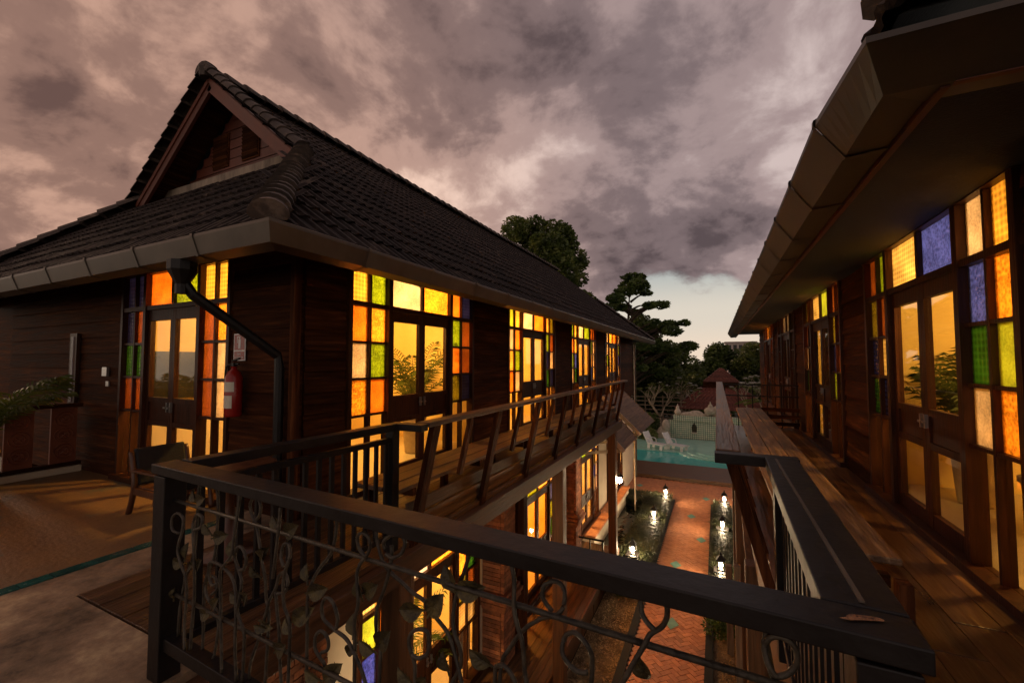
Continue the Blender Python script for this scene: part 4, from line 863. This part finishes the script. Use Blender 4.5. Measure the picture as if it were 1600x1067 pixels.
bl = thing('carved_balustrade', (-8.2, .6, .085), 'dark balustrade with red-brown carved panels on the cream kerb', 'balustrade')
mb = MB(); mb.box(-8.25, -8.15, -2.5, 2.80, .90, .95); mb.build('top_rail', M['teak_y'], bl); mb = MB(); mb.box(-8.25, -8.15, -2.5, 2.80, .09, .14); mb.build('bottom_rail', M['teak_y'], bl)
for i in range(12):
    y = 2.62 - i * .42
    mb = MB(); mb.box(-8.22, -8.18, y - .13, y + .13, .142, .898); pn = mb.build('panel', M['carved'], bl)
    m2 = MB()
    for j in range(3):
        c_ = (.30 + j * .22)
        for rr_ in (.095, .055): m2.tube([(-8.177, y + rr_ * math.cos(k * math.pi / 9), c_ + rr_ * math.sin(k * math.pi / 9)) for k in range(19)], .009, 5)
        for k in range(4): m2.tube([(-8.177, y, c_), (-8.177, y + .05 * math.cos(k * 1.571 + .78), c_ + .05 * math.sin(k * 1.571 + .78))], .008, 4)
    m2.build('carving', M['carved'], pn)
palm('terrace_palm', (-7.72, 1.72, 0), 18, 1.25, 'feathery palm in a pot in front of the carved balustrade', 1.2, pot=.5, seed=21, leaf=.34)

# ================================================================== garden
mb = MB(); mb.add([(-400, -60, -4.30), (400, -60, -4.30), (400, 700, -4.30), (-400, 700, -4.30)], [(0,1,2,3)]); tag(mb.build('ground', M['soil']), kind='structure')
PATHX0, PATHX1 = -1.70, -.26
def in_path(x, y): return (PATHX0 + .02 < x < PATHX1 - .02 and 3 < y < 18.9) or (-3.9 < x < 1.6 and 18.9 <= y < 21.9)
mb = MB(); mb.box(PATHX0, PATHX1, 3, 18.9, -4.29, -4.212); mb.box(-3.9, 1.6, 18.902, 21.9, -4.29, -4.212); path = tag(mb.build('path', M['joint']), kind='structure')
c45 = math.cos(R(45)); bl_, bw_ = .21, .105; spots = []
for i in range(-140, 260):
    for j in range(-140, 260):                                 # 45 degree herringbone
        c = (i - j) % 4
        if c == 0: u, v, a = (i + 1) * bw_, (j + .5) * bw_, 0
        elif c == 2: u, v, a = (i + .5) * bw_, j * bw_, 90
        else: continue
        x = (u - v) * c45 - 1; y = (u + v) * c45 + 2
        if in_path(x, y): spots.append((x, y, a + 45))
camg = Vector((0, 0)); spots = [s for s in spots]
m0 = MB(); m0.box(-bl_/2 + .004, bl_/2 - .004, -bw_/2 + .004, bw_/2 - .004, -.02, .0); pm = m0.mesh('paver', M['paver']); pmt = m0.mesh('paver', M['paverteal'])
vis = sorted(spots, key=lambda s: (s[0] + .9) ** 2 * 2 + (s[1] - 8.2 if s[1] > 8.2 else (8.2 - s[1]) * 3) ** 2)
near, far = vis[:300], vis[300:]
for x, y, a in near: put('paver', pm, path, (x, y, -4.195 + random.uniform(-.003, .003)), (random.uniform(-.01, .01), random.uniform(-.01, .01), R(a)))
b0 = np.array(m0.v); V = []; F = []
for i, (x, y, a) in enumerate(far):
    ca, sa = math.cos(R(a)), math.sin(R(a)); V.append(np.stack([b0[:,0]*ca - b0[:,1]*sa + x, b0[:,0]*sa + b0[:,1]*ca + y, b0[:,2] - 4.195 + random.uniform(-.003, .003)], 1)); F += [tuple(i*8 + q for q in f) for f in m0.f]
me = bpy.data.meshes.new('far_pavers'); me.from_pydata(np.vstack(V).tolist(), [], F); me.materials.append(M['paver']); tag(put('far_pavers', me, path), kind='stuff')
md = MB(); md.add([(-.15, 0, 0), (0, -.24, 0), (.15, 0, 0), (0, .24, 0), (-.15, 0, -.02), (0, -.24, -.02), (.15, 0, -.02), (0, .24, -.02)], [(0,1,2,3), (0,4,5,1), (1,5,6,2), (2,6,7,3), (3,7,4,0)]); dm = md.mesh('diamond_tile', M['paverteal'])
for x, y in ((-1.0, 10.1), (-1.15, 13.0), (-.55, 15.1), (-.95, 17.2), (-.5, 19.6), (-3.3, 20.4), (-1.2, 6.9)): put('diamond_tile', dm, path, (x, y, -4.189))
for i, (x, y0, y1) in enumerate(((PATHX0 - .02, 3, 18.9), (PATHX1 + .02, 3, 18.9))): mb = MB(); mb.box(x - .075, x + .075, y0, y1, -4.29, -4.17); tag(mb.build('path_edging', M['black']), kind='structure')
# gravel strips
def scatter_stones(name, x0, x1, y0, y1, n, label):
    a = np.random.RandomState(3 + n); base = np.array([(1,0,0),(-1,0,0),(0,1,0),(0,-1,0),(0,0,1),(0,0,-1)], float); fs = [(0,2,4),(2,1,4),(1,3,4),(3,0,4),(2,0,5),(1,2,5),(3,1,5),(0,3,5)]
    V = []; F = []
    for i in range(n):
        s = a.uniform(.012, .026) * np.array([1, a.uniform(.6, 1), a.uniform(.5, .8)]); th = a.uniform(0, 6.28); q = base * s; q = np.stack([q[:,0]*np.cos(th) - q[:,1]*np.sin(th), q[:,0]*np.sin(th) + q[:,1]*np.cos(th), q[:,2]], 1)
        V.append(q + [a.uniform(x0, x1), a.uniform(y0, y1), -4.235 + a.uniform(0, .012)]); F += [tuple(i*6 + k for k in f) for f in fs]
    me = bpy.data.meshes.new(name); me.from_pydata(np.vstack(V).tolist(), [], F); me.materials.append(M['gravel']); o = put(name, me); tag(o, label, 'gravel', kind='stuff')
mb = MB(); mb.box(-2.62, PATHX0 - .08, 4, 11.2, -4.31, -4.245); tag(mb.build('gravel_bed', M['gravel']), kind='structure'); mb = MB(); mb.box(PATHX1 + .08, .25, 4, 10.4, -4.31, -4.245); tag(mb.build('gravel_bed', M['gravel']), kind='structure')
scatter_stones('gravel', -2.6, PATHX0 - .08, 6.0, 11.2, 6500, 'pale brown gravel strip beside the brick path'); scatter_stones('gravel', PATHX1 + .08, .25, 6.5, 10.4, 2500, 'narrow gravel strip under the walkway')
LANT = ((-1.98, 18.55), (-2.08, 15.75), (-2.25, 12.55), (.17, 18.6), (.07, 15.7), (.0, 12.6))
# planted beds
def blades(name, regions, n, label, h=.30, mat='mondo', seed=5):
    a = np.random.RandomState(seed); V = []; F = []; ar = [(r[1]-r[0])*(r[3]-r[2]) for r in regions]; tot = sum(ar); i = 0
    for r, q in zip(regions, ar):
        for _ in range(int(n * q / tot)):
            x, y = a.uniform(r[0], r[1]), a.uniform(r[2], r[3])
            if any(abs(x - q[0]) < .27 and abs(y - q[1]) < .27 for q in LANT): continue
            for _k in range(4):
                th = a.uniform(0, 6.28); l = h * a.uniform(.6, 1.2); lean = a.uniform(.25, .8); w = .013; c, s = math.cos(th), math.sin(th)
                V += [(x - s*w, y + c*w, r[4]), (x + s*w, y - c*w, r[4]), (x + c*l*lean*.5 + s*w, y + s*l*lean*.5 - c*w, r[4] + l*.75), (x + c*l*lean*.5 - s*w, y + s*l*lean*.5 + c*w, r[4] + l*.75), (x + c*l*lean*1.25, y + s*l*lean*1.25, r[4] + l*.72)]
                F += [(i, i+1, i+2, i+3), (i+3, i+2, i+4)]; i += 5
    me = bpy.data.meshes.new(name); me.from_pydata(V, [], F); me.materials.append(M[mat]); tag(put(name, me), label, 'grass', kind='stuff')
for nm, b in (('planting_bed', (-2.75, PATHX0 - .08, 11.2, 18.9)), ('planting_bed', (PATHX1 + .08, .34, 10.4, 18.9)), ('planting_bed', (-3.75, -2.75, 17.6, 18.9))): mb = MB(); mb.box(*b, -4.31, -4.19); tag(mb.build(nm, M['soil']), kind='structure')
blades('bed_grass', [(-2.6, PATHX0 - .08, 11.3, 18.9, -4.19), (PATHX1 + .08, .32, 10.5, 18.8, -4.19), (-3.7, -2.6, 17.6, 18.8, -4.19)], 9000, 'dark tufted border grass along the brick path')
mb = MB(); mb.box(-3.77, -2.76, 12.45, 17.55, -4.29, -4.24); tag(mb.build('pond', M['pond']), kind='structure')
pe = thing('pond_ledge', (-3.5, 15.3, -4.24), 'clay topped ledge along the wall above the dark pond', 'ledge'); mb = MB(); mb.box(-3.76, -3.4, 12.7, 18.2, -4.239, -3.75); mb.build('ledge_wall', M['lowplaster'], pe); mb = MB(); mb.box(-3.762, -3.36, 12.66, 18.24, -3.748, -3.69); mb.build('ledge_top', M['paver'], pe)
# lanterns
def lantern(x, y, label, zb=-4.19):
    t = thing('garden_lantern', (x, y, zb), label, 'lantern', 'lanterns along the brick path')
    mb = MB(); mb.box(x - .15, x + .15, y - .15, y + .15, zb, zb + .22); mb.build('pedestal', M['brick'], t); mb = MB(); mb.box(x - .18, x + .18, y - .18, y + .18, zb + .222, zb + .26); mb.build('slab', M['iron'], t, bevel=.006)
    mb = MB(); mb.lathe([(.10, 0), (.10, .03), (.085, .035)], (x, y, zb + .262), 4, True); mb.build('base', M['iron'], t)
    g = MB(); g.lathe([(.02, 0), (.040, .03), (.046, .075), (.03, .12), (.01, .135)], (x, y, zb + .32), 12); g.build('bulb_globe', M['bulb'], t, smooth=True)
    mb = MB()
    for a in (-1, 1):
        for b in (-1, 1): mb.beam((x + a*.085, y + b*.085, zb + .29), (x + a*.085, y + b*.085, zb + .52), .012, .012, (0, 1, 0))
    mb.build('frame', M['iron'], t); mb = MB(); mb.lathe([(.15, 0), (.15, .012), (.05, .11), (.02, .13), (.03, .16), (.006, .20)], (x, y, zb + .52), 4, True); mb.build('roof', M['iron'], t)
for x, y, l in ((-1.98, 18.55, 'lit lantern at the pool end of the pond side bed'), (-2.08, 15.75, 'lit lantern in the middle of the pond side bed'), (-2.25, 12.55, 'lit lantern at the gravel end of the pond side bed'),
                (.17, 18.6, 'lit lantern at the pool end of the walkway side bed'), (.07, 15.7, 'lit lantern in the middle of the walkway side bed'), (.0, 12.6, 'lit lantern at the gravel end of the walkway side bed')): lantern(x, y, l)
def wall_lamp(x, y, z, label, s=1):
    t = thing('wall_lantern', (x, y, z - .2), label, 'lantern')
    mb = MB(); mb.beam((x - s*.18, y, z + .1), (x, y, z + .16), .02, .02); mb.box(x - s*.18 - .01, x - s*.18 + .01, y - .04, y + .04, z - .02, z + .16); mb.build('bracket', M['iron'], t)
    g = MB(); g.lathe([(.015, -.08), (.04, -.05), (.05, 0), (.035, .05), (.015, .07)], (x, y, z), 12); g.build('bulb_globe', M['bulb'], t, smooth=True)
    mb = MB(); mb.lathe([(.09, .10), (.06, .15), (.01, .18)], (x, y, z), 10); mb.build('cap', M['iron'], t)
wall_lamp(-2.36, 11.45, -1.6, 'lit wall lantern on the far veranda post')
wall_lamp(-2.34, 3.1, -2.35, 'lit wall lantern on the post under the terrace')
# pool
mb = MB(); mb.box(-5.5, 3.5, 21.9, 24.75, -4.31, -4.03); tag(mb.build('pool_deck', M['deck_x']), kind='structure')
mb = MB(); mb.box(-9, 6, 24.75, 28.0, -4.31, -4.10); tag(mb.build('pool_water', M['pool']), kind='structure')
mb = MB(); mb.box(-9, 6, 28.0, 33.0, -4.31, -4.06); tag(mb.build('pool_shelf', M['shelf']), kind='structure')
for i, r_ in enumerate((2.4, 1.9, 1.4)):
    mb = MB(); n = 28; mb.prism([(.1 + r_ * math.cos(math.pi + math.pi * k / (n-1)), 28.6 + r_ * .9 * math.sin(math.pi + math.pi * k / (n-1)), -4.10) for k in range(n)], (0, 0, .05 + .035 * i)); o = mb.build('pool_step', M['mosaicflat'] if 'mosaicflat' in M else M['shelf']); tag(o, kind='structure')
mw = thing('mosaic_fountain_wall', (0, 33.4, -4.1), 'pale green mosaic wall with pointed niches at the end of the pool', 'fountain wall')
mb = MB(); mb.box(-3.25, 5, 33.1, 33.5, -4.3, -2.75); mb.box(-2.9, 5, 32.95, 33.6, -2.748, -2.40); mb.build('wall', M['mosaic'], mw)
for x in (-1.52, .1, 1.7):
    mb = MB(); mb.prism([(x - .16, 33.08, -3.55), (x + .16, 33.08, -3.55), (x + .18, 33.08, -3.2), (x, 33.08, -2.85), (x - .18, 33.08, -3.2)], (0, .03, 0)); mb.build('niche', M['soil'], mw); mb = MB(); mb.box(x - .2, x + .2, 32.98, 33.097, -3.64, -3.56); mb.build('spout_shelf', M['stone'], mw)
def lump(name, c, parts, mat, label, cat):
    """one carved stone piece: overlapping rounded masses remeshed into a single skin"""
    import bmesh
    bm = bmesh.new()
    for dx, dy, dz_, rx, ry, rz in parts:
        m4 = Matrix.Translation((dx, dy, dz_)) @ Matrix.Diagonal((rx, ry, rz, 1)); bmesh.ops.create_icosphere(bm, subdivisions=3, radius=1, matrix=m4)
    me = bpy.data.meshes.new(name); bm.to_mesh(me); bm.free(); me.materials.append(mat); o = put(name, me, None, c); r_ = o.modifiers.new('skin', 'REMESH'); r_.mode = 'VOXEL'; r_.voxel_size = .035; r_.use_smooth_shade = True
    return tag(o, label, cat)
lump('stone_elephant', (-.45, 33.25, -2.40), [(0, 0, .38, .42, .28, .30), (-.28, 0, .18, .11, .11, .2), (.24, .1, .18, .11, .11, .2), (-.2, -.1, .18, .1, .1, .2), (.38, 0, .55, .19, .19, .22), (.58, 0, .36, .07, .07, .24), (.36, -.2, .55, .05, .12, .18), (0, 0, .72, .16, .15, .14), (0, 0, .92, .06, .06, .14)], M['stone'], 'pale stone elephant ornament on the mosaic wall', 'ornament')
lump('stone_jar', (-2.62, 33.25, -2.40), [(0, 0, .22, .22, .22, .24), (0, 0, .48, .12, .12, .2), (0, 0, .66, .05, .05, .16)], M['stone'], 'pear shaped stone jar at the corner of the mosaic wall', 'ornament')
lump('stone_mound', (-1.6, 33.3, -2.40), [(0, 0, .02, .95, .2, .26), (.2, 0, .12, .5, .18, .26), (-.5, 0, .04, .4, .18, .16)], M['stone'], 'low curved stone crest on the mosaic wall', 'ornament')
lump('rockery', (-3.6, 33.0, -4.3), [(0, 0, .4, .5, .5, .7), (-.5, .2, .2, .5, .4, .5), (.2, -.2, 1.1, .3, .3, .5), (-.9, 0, .1, .5, .4, .35)], M['stone'], 'brown rockery boulders beside the mosaic wall', 'rocks')
def lounger(x, y, a, lab):
    t = thing('sun_lounger', (x, y, -4.06), lab, 'lounger', 'loungers in the pool'); c, s = math.cos(a), math.sin(a)
    W = lambda u, v, z: (x + .86 * (u * c - v * s), y + .86 * (u * s + v * c), -4.06 + .86 * z)
    for i in range(8): mb = MB(); u = .0 + i * .155; mb.beam(W(u + .05, -.29, .36), W(u + .05, .29, .36), .12, .03); mb.build('slat', M['white'], t)
    for i in range(6): f = (i + .5) / 6; mb = MB(); mb.beam(W(-.05 - .42 * f, -.29, .38 + .75 * f), W(-.05 - .42 * f, .29, .38 + .75 * f), .03, .115, (c * -.42, s * -.42, .75)); mb.build('back_slat', M['white'], t)
    for v in (-.31, .31):
        mb = MB(); mb.beam(W(-.1, v, .35), W(1.30, v, .35), .05, .07); mb.beam(W(-.04, v, .36), W(-.48, v, 1.16), .05, .06); mb.build('side_rail', M['white'], t)
        mb = MB(); mb.tube(spline([W(-.22, v, .72), W(-.02, v, .70), W(.22, v, .64), (W(.26, v, .37))]), .028, 6); mb.build('arm_rest', M['white'], t, smooth=True)
        for u in (.0, 1.05): mb = MB(); mb.prism([W(u - .10, v, 0), W(u + .12, v, 0), W(u + .16, v, .33), W(u - .06, v, .33)], Vector(W(0, .04, 0)) - Vector(W(0, 0, 0))); mb.build('leg', M['white'], t)
lounger(-3.95, 28.9, R(-28), 'white plastic sun lounger in the shallow water on the rockery side'); lounger(-2.75, 29.0, R(-28), 'white plastic sun lounger in the shallow water beside the curved steps')
# awnings of split bamboo below the balcony end
def awning(name, y0, y1, xt, zt, xe, ze, label):
    t = thing(name, ((xt + xe) / 2, (y0 + y1) / 2, ze), label, 'awning'); n = 15
    for i in range(n):
        f0, f1 = i / n, (i + 1) / n; a = Vector((xt, 0, zt)).lerp(Vector((xe, 0, ze)), f0); b = Vector((xt, 0, zt)).lerp(Vector((xe, 0, ze)), f1); mb = MB(); nrm = Vector((zt - ze, 0, xe - xt)).normalized(); c = (a + b) / 2 + nrm * (.012 * (i % 2))
        mb.beam((c.x, y0, c.z), (c.x, y1, c.z), (b - a).length * 1.02, .035, nrm); mb.build('bamboo_course', M['grey_y'], t)
    for y in (y0 - .03, y1 + .03): mb = MB(); mb.beam((xt, y, zt - .03), (xe, y, ze - .03), .05, .11); mb.build('end_board', M['stone'] if y < y0 else M['grey_x'], t)
    for y in (y0 + .1, y1 - .1): mb = MB(); mb.beam((xe - .05, y, ze - .03), (LX, y, ze - .25), .06, .08); mb.build('bracket', M['grey_x'], t)
awning('bamboo_awning', 14.0, 17.2, -3.45, .38, -2.22, -.78, 'weathered bamboo awning over the far lower doorway'); awning('bamboo_awning', 11.75, 13.7, -3.3, .15, -2.30, -.88, 'weathered bamboo awning next to the balcony end post')
mb = MB(); mb.tube([(-2.95, 17.1, -4.25), (-2.95, 17.1, -.5)], .03, 8); tag(mb.build('awning_pole', M['stone']), 'thin pale pole under the far awning corner', 'pole')
mb = MB(); mb.tube([(LX + .10, 21.74, -4.2), (LX + .10, 21.74, 2.36)], .05, 8); mb.build('rear_downpipe', M['gutter'], LH)
# gazebo with red tiled two-tier roof
gz = thing('gazebo', (.3, 38.5, -4.25), 'garden pavilion with a two-tier red clay tile roof behind the pool', 'pavilion')
def tier(cx0, cy0, hx, hy, z0, tx, ty, z1, rows):
    for i in range(rows):
        f0, f1 = i / rows, (i + 1) / rows; ax, ay, az = hx + (tx - hx) * f0, hy + (ty - hy) * f0, z0 + (z1 - z0) * f0; b_x, b_y, bz = hx + (tx - hx) * f1, hy + (ty - hy) * f1, z0 + (z1 - z0) * f1
        mb = MB(); l = .05
        mb.add([(cx0-ax, cy0-ay, az+l), (cx0+ax, cy0-ay, az+l), (cx0+b_x, cy0-b_y, bz), (cx0-b_x, cy0-b_y, bz), (cx0-ax, cy0+ay, az+l), (cx0+ax, cy0+ay, az+l), (cx0+b_x, cy0+b_y, bz), (cx0-b_x, cy0+b_y, bz), (cx0-ax, cy0-ay, az-.02), (cx0+ax, cy0-ay, az-.02), (cx0-ax, cy0+ay, az-.02), (cx0+ax, cy0+ay, az-.02)],
               [(0,1,2,3), (5,4,7,6), (4,0,3,7), (1,5,6,2), (8,9,1,0), (9,11,5,1), (11,10,4,5), (10,8,0,4)]); co = mb.build('tile_course', M['redroof'], gz)
        m2 = MB(); n = int(2 * ax / .28)
        for k in range(n + 1):
            u = -1 + 2 * k / n; m2.beam((cx0 + u * ax, cy0 - ay, az + l + .012), (cx0 + u * b_x, cy0 - b_y, bz + .012), .09, .045)
        tag(m2.build('tile_roll', M['redroof'], co), kind='stuff')
tier(.3, 38.5, 3.3, 3.0, -2.15, 1.45, 1.3, -.60, 7); tier(.3, 38.5, 1.25, 1.6, -.10, .06, 1.5, .95, 6)
mb = MB(); mb.box(-1.0, 1.6, 37.3, 39.7, -.62, -.1); mb.build('clerestory', M['teak_x'], gz)
for x in (-2.4, 3.0):
    for y in (36.2, 40.8): mb = MB(); mb.box(x - .09, x + .09, y - .09, y + .09, -4.25, -2.1); mb.build('column', M['beam_z'], gz)
# bamboo fence
fn = thing('bamboo_fence', (-5.3, 35.5, -4.25), 'pale horizontal rail fence behind the pool', 'fence')
for i in range(6): mb = MB(); mb.beam((-9.5, 35.6, -3.0 + i * .33), (-2.2, 35.6, -3.0 + i * .33), .05, .08); mb.build('rail', M['grey_x'], fn)
for i in range(6): mb = MB(); mb.beam((-9.3 + i * 1.35, 35.64, -4.25), (-9.3 + i * 1.35, 35.64, -1.2), .08, .08, (0, 1, 0)); mb.build('post', M['grey_z'], fn)

# ================================================================== trees
def crown(blobs, n, size, seed, flat=1.0):
    a = np.random.RandomState(seed); w = np.array([b[3] ** 2 for b in blobs]); idx = a.choice(len(blobs), n, p=w / w.sum()); C = np.array([b[:3] for b in blobs])[idx]; r = np.array([b[3] for b in blobs])[idx]
    d = a.normal(size=(n, 3)); d /= np.linalg.norm(d, axis=1)[:, None]; rad = r * (a.uniform(.25, 1, n) ** .45); p = C + d * rad[:, None] * np.array([1, 1, flat])
    u = a.normal(size=(n, 3)); u[:, 2] *= .5; u /= np.linalg.norm(u, axis=1)[:, None]; v = np.cross(u, a.normal(size=(n, 3))); v /= np.linalg.norm(v, axis=1)[:, None]; s = (size * a.uniform(.6, 1.3, n))[:, None]
    V = np.stack([p - u*s, p + v*s*.5, p + u*s, p - v*s*.5], 1).reshape(-1, 3); F = np.arange(n * 4).reshape(-1, 4)
    return V, F
def tree(name, loc, h, blobs, n, size, label, mat='leafdark', trunk=.25, flat=1.0, seed=1, group=None, bark='bark', limbs=True):
    t = thing(name, loc, label, 'tree', group); x, y, z = loc; B = [(x + b[0], y + b[1], z + b[2], b[3]) for b in blobs]
    mb = MB(); rd = random.Random(seed); mb.tube(spline([(x, y, z), (x + .1 * h * .1, y, z + h * .3), (x - .02 * h, y, z + h * .55), (x, y, z + h * .92)], 4), [trunk * (1 - .9 * k / 12) for k in range(13)], 8)
    if limbs:
        for b in B:
            zz = min(z + h * .9, max(z + h * .22, b[2] - abs(b[0] - x) * .55)); q = Vector((x, y, zz)); e = Vector(b[:3]); m_ = q.lerp(e, .5) + Vector((0, 0, .08 * (e - q).length)); mb.tube(spline([q, m_, e], 4), [trunk * .42 * (1 - .85 * k / 8) for k in range(9)], 6)
    mb.build('trunk', M[bark], t, smooth=True)
    V, F = crown(B, n, size, seed, flat); me = bpy.data.meshes.new('crown'); me.from_pydata((V - np.array(loc)).tolist(), [], F.tolist()); me.materials.append(M[mat]); put('crown', me, t, loc); return t
def rblobs(seed, n, rx, ry, z0, z1, r0, r1):
    rd = random.Random(seed); o = []
    for i in range(n):
        f = rd.random(); th = rd.uniform(0, 6.28); k = math.sqrt(rd.random()) * math.sin(math.pi * (.15 + .75 * f)); o.append((rx * k * math.cos(th), ry * k * math.sin(th), z0 + (z1 - z0) * f, rd.uniform(r0, r1)))
    return o
tree('broadleaf_tree', (-13.8, 33, -4.3), 18.0, rblobs(3, 64, 4.7, 4.5, 8.0, 17.6, .6, 1.35), 24000, .19, 'tall dense broadleaf tree rising behind the tiled roof', 'leafmid', .45, .8, 3)
# layered tree with flat shelves of leaves
lb = []
for z, r, n in ((5.4, 3.6, 13), (6.8, 3.9, 15), (8.5, 3.9, 15), (10.3, 3.3, 12), (11.8, 2.0, 7), (12.8, 1.1, 4)):
    rd = random.Random(int(z * 10))
    for k in range(n): th = 6.28 * k / n + rd.uniform(-.5, .5); q = r * rd.uniform(.25, 1.08); lb.append((q * math.cos(th) + .5, q * math.sin(th), z + rd.uniform(-.45, .45), rd.uniform(.35, .85)))
tree('layered_tree', (-6.4, 36, -4.3), 13.2, lb, 17000, .16, 'layered almond tree with flat tiers of leaves against the pale sky', 'leafdark', .3, .5, 5)
tree('broadleaf_tree', (-6.0, 40, -4.3), 9.4, rblobs(8, 60, 3.4, 2.4, 1.0, 9.4, .6, 1.3), 28000, .16, 'dense dark tree at the rear corner of the teak house', 'leafmid', .3, .9, 8)
tree('broadleaf_tree', (-10.6, 39, -4.3), 8, rblobs(18, 30, 3.6, 3.0, .8, 7.6, 1.0, 1.7), 16000, .17, 'dark rounded tree behind the rail fence', 'leafdark', .3, .9, 18)
for i, (x, y, h, rx, lab) in enumerate(((-5.2, 47, 7.0, 3.6, 'rounded tree beyond the pavilion on the house side'), (.2, 52, 7.0, 3.8, 'rounded tree directly behind the pavilion roof'), (4.6, 50, 6.6, 3.4, 'rounded tree beyond the pavilion on the walkway side'), (-10, 56, 8.2, 4.5, 'far rounded tree behind the layered tree'), (9, 54, 7, 4, 'far rounded tree behind the walkway house'))):
    tree('garden_tree', (x, y, -4.3), h, rblobs(40 + i, 46, rx * 1.1, 2.6, .9, h * 1.04, .5, 1.3), 15000, .18, lab, 'leafdark' if i % 2 else 'leafmid', .22, .85, 40 + i)
def frangipani(loc, h, label, seed, flowers):
    t = thing('frangipani', loc, label, 'tree', 'frangipani trees by the pool'); rd = random.Random(seed); mb = MB(); lf = MB(); fl = MB(); tips = []
    def grow(p, d, l, r, k):
        q = p + d * l; mb.tube([p, p.lerp(q, .5) + Vector((rd.uniform(-.04, .04), rd.uniform(-.04, .04), 0)) * l, q], [r, r * .85, r * .7], 6)
        if k == 0: tips.append((q, d)); return
        for i in range(3 if k > 1 else 2):
            th = rd.uniform(0, 6.28); e = (d * .75 + Vector((math.cos(th), math.sin(th), .25)) * .62).normalized(); grow(q, e, l * rd.uniform(.62, .85), r * .68, k - 1)
    grow(Vector(loc), Vector((rd.uniform(-.1, .1), 0, 1)).normalized(), h * .32, .09, 4)
    for q, d in tips:
        for i in range(9):
            th = 6.28 * i / 9 + rd.random(); e = (Vector((math.cos(th), math.sin(th), .35)) + d * .4).normalized(); l = rd.uniform(.22, .36); s = e.cross(Vector((0, 0, 1))).normalized() * .045; lf.add([q, q + e * l * .5 + s, q + e * l + Vector((0, 0, -.05)), q + e * l * .5 - s], [(0, 1, 2, 3)])
        if rd.random() < flowers:
            for _ in range(6):
                c = q + d * .1 + Vector((rd.uniform(-.12, .12), rd.uniform(-.12, .12), rd.uniform(0, .12)))
                for i in range(5): th = 6.28 * i / 5; e = Vector((math.cos(th), math.sin(th), .3)) * .13; s = e.cross(Vector((0, 0, 1))).normalized() * .055; fl.add([c, c + e * .6 + s, c + e, c + e * .6 - s], [(0, 1, 2, 3)])
    mb.build('branches', M['palebark'], t, smooth=True); lf.build('leaves', M['leafpale'], t)
    if fl.v: fl.build('flowers', M['flower'], t)
frangipani((-3.9, 34.6, -4.3), 4.6, 'bare branched frangipani left of the pavilion roof', 4, .12); frangipani((-2.4, 36.0, -4.3), 4.9, 'frangipani with pale branches close to the pavilion eave', 6, .2); frangipani((2.6, 34.8, -4.3), 5.0, 'white flowering frangipani behind the walkway end', 7, .75); frangipani((4.2, 36.5, -4.3), 5.4, 'second white flowering frangipani near the walkway house', 9, .75)
def shrub(x, y, z, r, n, label, mat, seed, size=.09):
    t = thing('shrub', (x, y, z), label, 'shrub', None); B = [(x + random.uniform(-r, r) * .6, y + random.uniform(-r, r) * .6, z + r * random.uniform(.3, .9), r * random.uniform(.45, .7)) for _ in range(7)]; V, F = crown(B, n, size, seed); me = bpy.data.meshes.new('leaves'); me.from_pydata((V - np.array((x, y, z))).tolist(), [], F.tolist()); me.materials.append(M[mat]); put('leaves', me, t, (x, y, z))
    mb = MB(); [mb.tube([(x, y, z), b[:3]], [.02, .006], 5) for b in B]; mb.build('stems', M['bark'], t)
shrub(-1.0, 42.5, -4.3, 2.0, 3500, 'broad dark shrub behind the pavilion posts', 'leafdark', 65, .16); shrub(-7.5, 37.2, -4.3, 1.6, 3500, 'broad dark shrub just behind the rail fence', 'leafdark', 66, .14); shrub(-4.6, 33.6, -4.3, 1.3, 2600, 'dark leafy shrub beside the rockery', 'leafdark', 61); shrub(-4.7, 31.8, -4.3, .75, 1500, 'yellow green shrub behind the loungers', 'leafpale', 62); shrub(-2.25, 10.9, -4.24, .36, 900, 'small round shrub at the end of the gravel strip', 'leafdark', 63, .04); shrub(.02, 10.2, -4.24, .36, 900, 'small round shrub on the walkway side gravel', 'leafdark', 64, .04)
palm('garden_palm', (2.9, 24.0, -.9), 12, 2.2, 'palm crown showing beyond the end of the walkway house', 1.0, False, 33, 1.2, None, .55, 'palm'); bpy.data.objects['garden_palm'].location.z += 0
mb = MB(); mb.tube([(2.9, 24.0, -4.3), (2.95, 24.0, -2.5), (2.9, 24.0, -.9)], [.16, .12, .10], 8); mb.build('trunk', M['bark'], bpy.data.objects['garden_palm'])
# distant building
db = thing('distant_building', (9, 190, -4.3), 'pale flat-roofed block far beyond the trees', 'building'); mb = MB(); mb.box(4, 24, 190, 205, -4.3, 5.0); mb.build('wall', M['farwall'], db); mb = MB(); mb.box(3.4, 14, 189, 200, 5.01, 8.6); mb.build('upper_storey', M['farwall'], db); mb = MB(); mb.box(3.0, 14.4, 188.6, 200.4, 8.61, 9.1); mb.build('roof_slab', M['farwall'], db)
for i in range(5): mb = MB(); mb.box(4.2 + i * 1.95, 5.4 + i * 1.95, 188.9, 189.02, 6.0, 7.8); mb.build('window', M['dark'], db)
for i in range(5): mb = MB(); mb.box(14.6 + i * 1.8, 15.7 + i * 1.8, 189.9, 190.02, 2.4, 4.0); mb.build('window', M['dark'], db)
